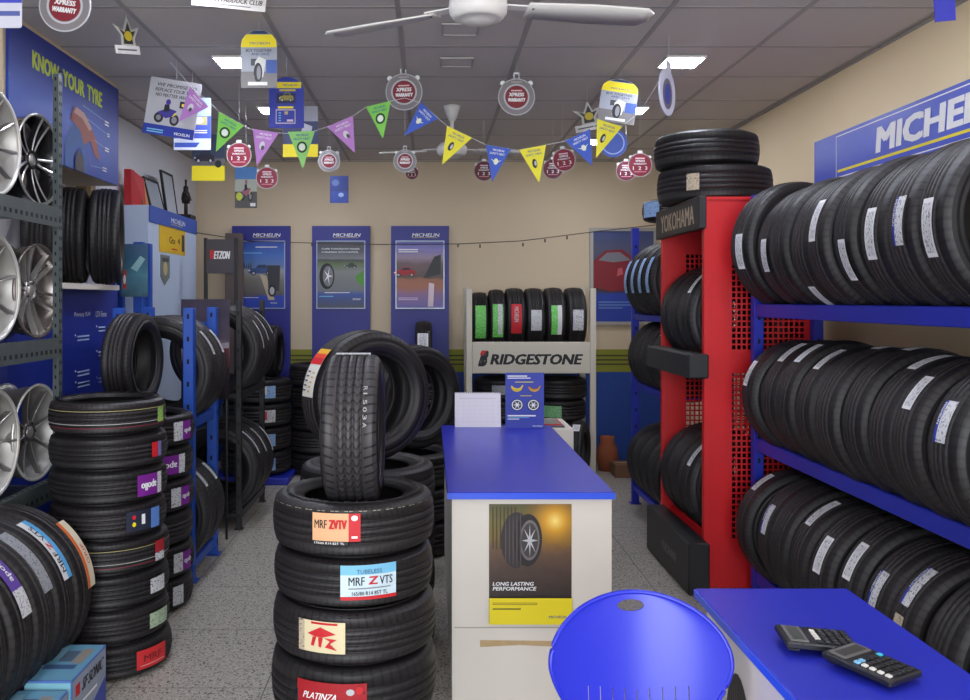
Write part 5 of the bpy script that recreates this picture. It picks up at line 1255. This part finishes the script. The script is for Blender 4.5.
def art_arch(a):
    a.poly([(-.5, .20), (.5, .20), (.47, .33), (.36, .42), (-.36, .42), (-.47, .33)], YEL); a.poly([(-.3, .43), (.3, .43), (.15, .485), (-.15, .485)], c3((30, 50, 90))); a.text('MICHELIN', -.25, .25, .3, .29, NAVY, .03)
    a.rect(-.5, -.5, .5, .2, c3((150, 154, 164))); a.text('BUY TOGETHER', -.36, .12, .36, .17, INK, .04, .2); a.text('AND SAVE', -.22, .06, .3, .105, c3((40, 60, 120)), .03, .2); a.rect(-.5, -.5, .5, -.22, c3((112, 108, 108)))
    a.rect(-.22, -.12, -.06, .0, c3((60, 64, 70))); a.rect(.2, -.25, .5, -.02, c3((50, 80, 150))); a.poly([(-.14, -.32), (.12, -.32), (.2, -.02), (0, .04), (-.1, -.05)], c3((205, 205, 200))); a.ell(-.02, -.24, .12, .17, INK); a.ell(.0, -.24, .06, .12, GREY)
    a.rect(-.3, -.46, .24, -.40, c3((215, 215, 215)))
card('arched card with yellow band and grey vehicle picture below the paddock strip', 241, 30, 277, 88, 4.1, art_arch, c3((160, 164, 170)), arch=True)
def art_blue(a):
    a.rect(-.32, .28, .42, .40, YEL); a.text('MICHELIN', -.1, .32, .3, .36, NAVY, .03); a.rect(-.2, .22, .26, .255, c3((210, 190, 40))); a.rect(-.28, -.02, .26, .18, c3((30, 36, 80)))
    car_print(a, 0, .04, .2, c3((150, 140, 60))); a.rect(-.24, -.12, .2, -.08, YEL); a.frame(-.3, -.42, .26, -.14, .02, c3((205, 190, 200)))
    for k_ in range(4): a.rect(-.22, -.22 - k_ * .05, -.15, -.2 - k_ * .05, SKY)
    a.rect(-.05, -.24, .05, -.18, c3((190, 170, 120))); a.rect(.02, -.38, .2, -.34, c3((210, 190, 210)))
card('blue arched card with a yellow band and a boxed table', 269, 77, 304, 128, 4.7, art_blue, c3((42, 54, 160)), arch=True)
def art_grey(a):
    a.rect(-.5, .2, .5, .5, c3((150, 150, 160))); a.rect(-.5, -.25, .5, .2, c3((48, 56, 96))); a.rect(-.5, -.5, .5, -.25, YEL); a.poly([(0, -.05), (.3, -.05), (.34, .1), (.1, .16)], c3((190, 190, 200)))
card('grey and blue card with yellow base behind the blue arched card', 283, 106, 318, 157, 5.4, art_grey, c3((140, 142, 150)))
def art_moto(a):
    a.text('WE PROMISE TO', -.36, .36, .42, .42, INK, .03, .2); a.text('REPLACE YOUR TYRE', -.38, .27, .42, .33, INK, .03, .2); a.text('NO MATTER WHAT', -.36, .18, .34, .24, INK, .03, .2)
    moto(a, -.08, -.08, .22, c3((58, 48, 140))); a.rect(.14, .02, .34, .14, c3((30, 30, 30))); a.rect(.18, .05, .3, .10, YEL); a.rect(-.5, -.5, .5, -.32, NAVY); a.text('MICHELIN', .12, -.46, .42, -.41, WHITE, .03); a.lines(-.42, -.46, -.1, -.38, 2, SKY)
card('white card with a motorcycle rider and blue base behind the lilac pennant', 146.5, 80, 198, 137, 4.75, art_moto, c3((180, 180, 184)), tilt=R(9), rnd=.02)
def art_pale(a):
    a.rect(-.5, .1, .5, .5, c3((175, 195, 230))); a.rect(-.5, -.35, .5, .15, c3((70, 90, 190))); a.rect(-.4, -.02, .4, .14, c3((190, 180, 120))); a.ell(-.2, .05, .1, .06, c3((220, 210, 60))); a.ell(.15, .07, .16, .07, c3((215, 215, 225))); a.rect(-.5, -.5, .5, -.28, c3((215, 222, 238))); a.poly([(-.48, -.45), (.1, -.45), (.2, -.36), (-.48, -.36)], c3((58, 84, 180))); a.lines(-.1, -.18, .4, -.1, 2, WHITE)
card('pale blue and white rounded card behind the motorcycle card', 174, 98, 211, 150, 5.0, art_pale, c3((180, 190, 215)))
def art_yb(a):
    a.rect(-.5, -.05, .5, .5, c3((52, 60, 84))); a.rect(-.5, -.22, .5, -.02, c3((96, 92, 96))); car_print(a, -.12, -.08, .3, c3((36, 30, 48))); a.rect(-.5, -.5, .5, -.18, YEL); a.ell(.3, -.14, .1, .08, INK)
card('dark car card with a yellow lower half over the white cabinet', 192, 134, 225, 181, 5.5, art_yb, c3((60, 64, 84)), rnd=.02)
def art_ride(a):
    a.rect(-.5, .2, .5, .5, c3((80, 130, 190))); a.rect(-.5, -.1, .5, .2, c3((170, 175, 160))); a.rect(-.5, -.5, .5, -.1, c3((78, 74, 72))); moto(a, .02, -.08, .26, c3((150, 90, 110))); a.ell(-.3, -.22, .14, .1, c3((190, 200, 60))); a.rect(.2, -.46, .44, -.38, WHITE)
card('tall card with a rider against blue sky, under the red tags', 235, 167, 257, 208, 5.9, art_ride, c3((90, 110, 130)), wires=True)
def art_sm(a):
    a.rect(-.5, 0, .5, .5, c3((40, 56, 120))); a.ell(-.2, .25, .2, .12, c3((90, 110, 160))); a.rect(-.45, -.5, .45, -.06, c3((48, 70, 150))); a.ell(.1, -.2, .15, .08, c3((150, 170, 210)))
card('small dark blue card hanging low over the middle blue board', 330, 176, 348.5, 203, 7.3, art_sm, c3((40, 54, 110)), rnd=.02)
card('second arched card with yellow band, at the right end of the bunting', 600, 79, 637, 123, 5.0, art_arch, c3((180, 184, 190)), arch=True, tilt=R(8))
def art_wb(a):
    a.rect(-.5, .02, .5, .5, c3((70, 80, 200))); a.rect(-.4, -.25, .45, -.15, c3((90, 100, 170)))
card('white and blue rounded card cut by the top left corner of the photo', -14, -20, 22, 28, 3.3, art_wb, c3((215, 215, 228)))
# paddock strip
t = pend('hanging_strip', 'white lettered club strip cut by the top edge of the photo', 229, 2, 3.7, 0, R(6)); w_ = 74 / F * 3.7; h_ = 13 / F * 3.7
o = MB().box(-w_ / 2, w_ / 2, -.0015, .0015, -h_ / 2, h_ / 2, c3((205, 200, 196))).build('strip', t)
a = Art(lambda u, v, k_: (u, -.002 - k_, v)); a.text('MICHELIN PADDOCK CLUB', -w_ * .46, -h_ * .05, w_ * .46, h_ * .32, INK, .03, .15); a.rect(-w_ * .3, -h_ * .3, w_ * .3, -h_ * .22, c3((110, 105, 105))); a.mb.build('lettering', o); wire(t, (0, 0, h_ / 2))
# star pendants
def star(label, px_, py_, Y, rz, s):
    t = pend('hanging_star', label, px_, py_, Y, rz, R(-12), 'hanging sign')
    P = [(-.5, .35), (-.12, .2), (.08, .55), (.2, .22), (.5, .3), (.28, -.02), (.3, -.2), (-.25, -.2), (-.22, .05)]
    o = MB().prism([(x * s, y * s) for x, y in P], -.002, .002, c3((170, 168, 160)), Matrix.Rotation(pi / 2, 4, 'X')).build('star', t)
    a = Art(lambda u, v, k_: (u * s, -.0026 - k_, v * s)); a.poly([(-.3, .26), (-.08, .14), (.08, .42), (.16, .16), (.34, .2), (.18, -.02), (.2, -.16), (-.16, -.16), (-.14, .06)], c3((40, 38, 34))); a.ell(.04, .05, .15, .13, c3((185, 165, 40)), 16); a.mb.build('print', o)
    MB().box(-.5 * s, .42 * s, -.002, .002, -.42 * s, -.2 * s, c3((200, 198, 194))).build('strip', t); a = Art(lambda u, v, k_: (u * s, -.0026 - k_, v * s)); a.rect(-.42, -.33, .3, -.29, DKGREY); a.mb.build('print', t)
    wire(t, (.08 * s, 0, .5 * s))
star('black and yellow star pendant turned edge on above the heading board', 127, 38, 4.0, R(66), .17)
star('black and yellow star pendant left of the second arched card', 588, 118, 5.3, R(5), .18)
# blue disc (mascot left out)
t = pend('hanging_disc', 'blue disc hanging behind the last yellow pennant', 613, 143, 5.5, 0, 0); r = .09
disc(r, .004, c3((48, 78, 165))).build('disc', t); d2 = Art(lambda u, v, k_: (u, -.0026 - k_, v)); d2.annulus(0, 0, r * .72, r * .8, c3((150, 170, 215))); d2.mb.build('print', t); wire(t, (0, 0, r))
# white pendant seen edge-on
t = pend('hanging_medallion', 'white pendant disc turned nearly edge on before the right ceiling light', 667, 92, 4.3, R(56), R(10)); r = .115
disc(r, .006, c3((205, 205, 225)), 30).build('disc', t); a = Art(lambda u, v, k_: (u, -.0036 - k_, v)); a.ell(0, -.01, r * .6, r * .66, c3((110, 105, 120)), 24); a.ell(0, -.01, r * .35, r * .45, c3((60, 70, 160)), 20); a.mb.build('print', t)
MB().box(-.03, .03, -.003, .003, r * .9, r * 1.35, c3((215, 215, 235))).build('tab', t); wire(t, (0, 0, r * 1.3))

# bunting
t = thing('bunting', 'string of coloured triangular pennants across the room under the ceiling', 'bunting')
BYY = 4.6
S = [(170, 62), (192, 88), (209, 102), (219, 112), (244, 126), (253, 130), (279, 133), (300, 134), (315, 131), (327, 127), (353, 116), (366, 107), (391, 101), (405, 98), (421, 103), (438, 118), (447, 126), (472, 138), (486, 145), (511, 149), (519, 150), (546, 145), (565, 141), (590, 130), (600, 121), (622, 126), (640, 112), (672, 60)]
q0 = ring(170, 62, BYY); g = MB(); g.tube([ring(*p, BYY) for p in S], .0016, c3((200, 200, 205)), 6); g.build('string', t)
flags = [('lilac', (190, 87), (209, 107), (179, 122)), ('green', (219, 112), (244, 126), (216, 152)), ('lilac', (253, 129), (279, 133), (257, 166)), ('pale_green', (288, 132), (315, 131), (303, 169)), ('lilac', (327, 127), (353, 116), (355, 153)), ('green', (366, 107), (391, 101), (383, 139)),
         ('blue', (421, 102), (438, 119), (404, 136)), ('yellow', (447, 126), (472, 138), (442, 165)), ('blue', (486, 145), (511, 149), (492, 182)), ('yellow', (519, 150), (546, 145), (539, 183)), ('blue', (565, 141), (590, 129), (592, 166)), ('yellow', (597, 119), (622, 127), (596, 158))]
fc = {'lilac': LILAC, 'green': c3((120, 200, 70)), 'pale_green': c3((140, 205, 110)), 'blue': c3((45, 82, 185)), 'yellow': c3((232, 220, 30))}
for c_, p1, p2, p3 in flags:
    A, B, C = [ring(*p, BYY) - Vector((0, .004, 0)) for p in (p1, p2, p3)]
    g = MB(); dy = Vector((0, .0012, 0)); g.add([A, B, C, A + dy, B + dy, C + dy], [(0, 2, 1), (3, 4, 5), (0, 1, 4, 3), (1, 2, 5, 4), (2, 0, 3, 5)], fc[c_])
    fo = g.build('flag', t); fo['label'] = c_.replace('_', ' ') + ' pennant'
    U = B - A; Vv = C - (A + B) / 2; mid = (A + B) / 2
    a = Art(lambda u, v, o: tuple(mid + U * u + Vv * v + Vector((0, -.0006 - o, 0))), .0004)
    tc_ = WHITE if c_ in ('blue', 'lilac') else NAVY
    a.f = lambda u, v, o: tuple(mid + U * u - Vv * v + Vector((0, -.0006 - o, 0)))
    a.text('MICHELIN', -.2, -.13, .25, -.07, tc_, .03); a.text('SAFETY FIRST', -.3, -.23, .3, -.17, tc_, .02)
    if c_ in ('green', 'pale_green'): a.annulus(0, -.42, .13, .19, INK, 20, .8); a.ell(0, -.42, .11, .09, c3((225, 228, 220)), 16)
    elif c_ == 'blue': a.ell(0, -.42, .09, .09, c3((220, 225, 200)), 14); a.poly([(-.22, -.36), (0, -.42), (.22, -.36), (0, -.48)], c3((220, 225, 200)))
    elif c_ == 'yellow': a.ell(-.03, -.45, .09, .13, INK, 16); a.ell(.0, -.45, .04, .07, SILVERP, 12)
    else: a.ell(0, -.42, .10, .12, c3((210, 205, 215)), 14); a.ell(.04, -.48, .06, .07, DKGREY, 12)
    a.mb.build('print', fo)

t = thing('hanging_pennant', 'dark blue pennant cut by the top right corner of the photo', 'pennant', ring(944, 8, 2.2))
MB().add([(-.028, 0, .06), (.026, 0, .06), (.03, 0, -.03), (-.022, 0, -.035), (-.028, .002, .06), (.026, .002, .06), (.03, .002, -.03), (-.022, .002, -.035)], [(0, 3, 2, 1), (4, 5, 6, 7), (0, 1, 5, 4), (1, 2, 6, 5), (2, 3, 7, 6), (3, 0, 4, 7)], c3((30, 36, 150))).build('pennant_sheet', t)
wire(t, (0, 0, .06))

for o in col.objects:
    for k_ in ('Rr', 'W'):
        if k_ in o: del o[k_]
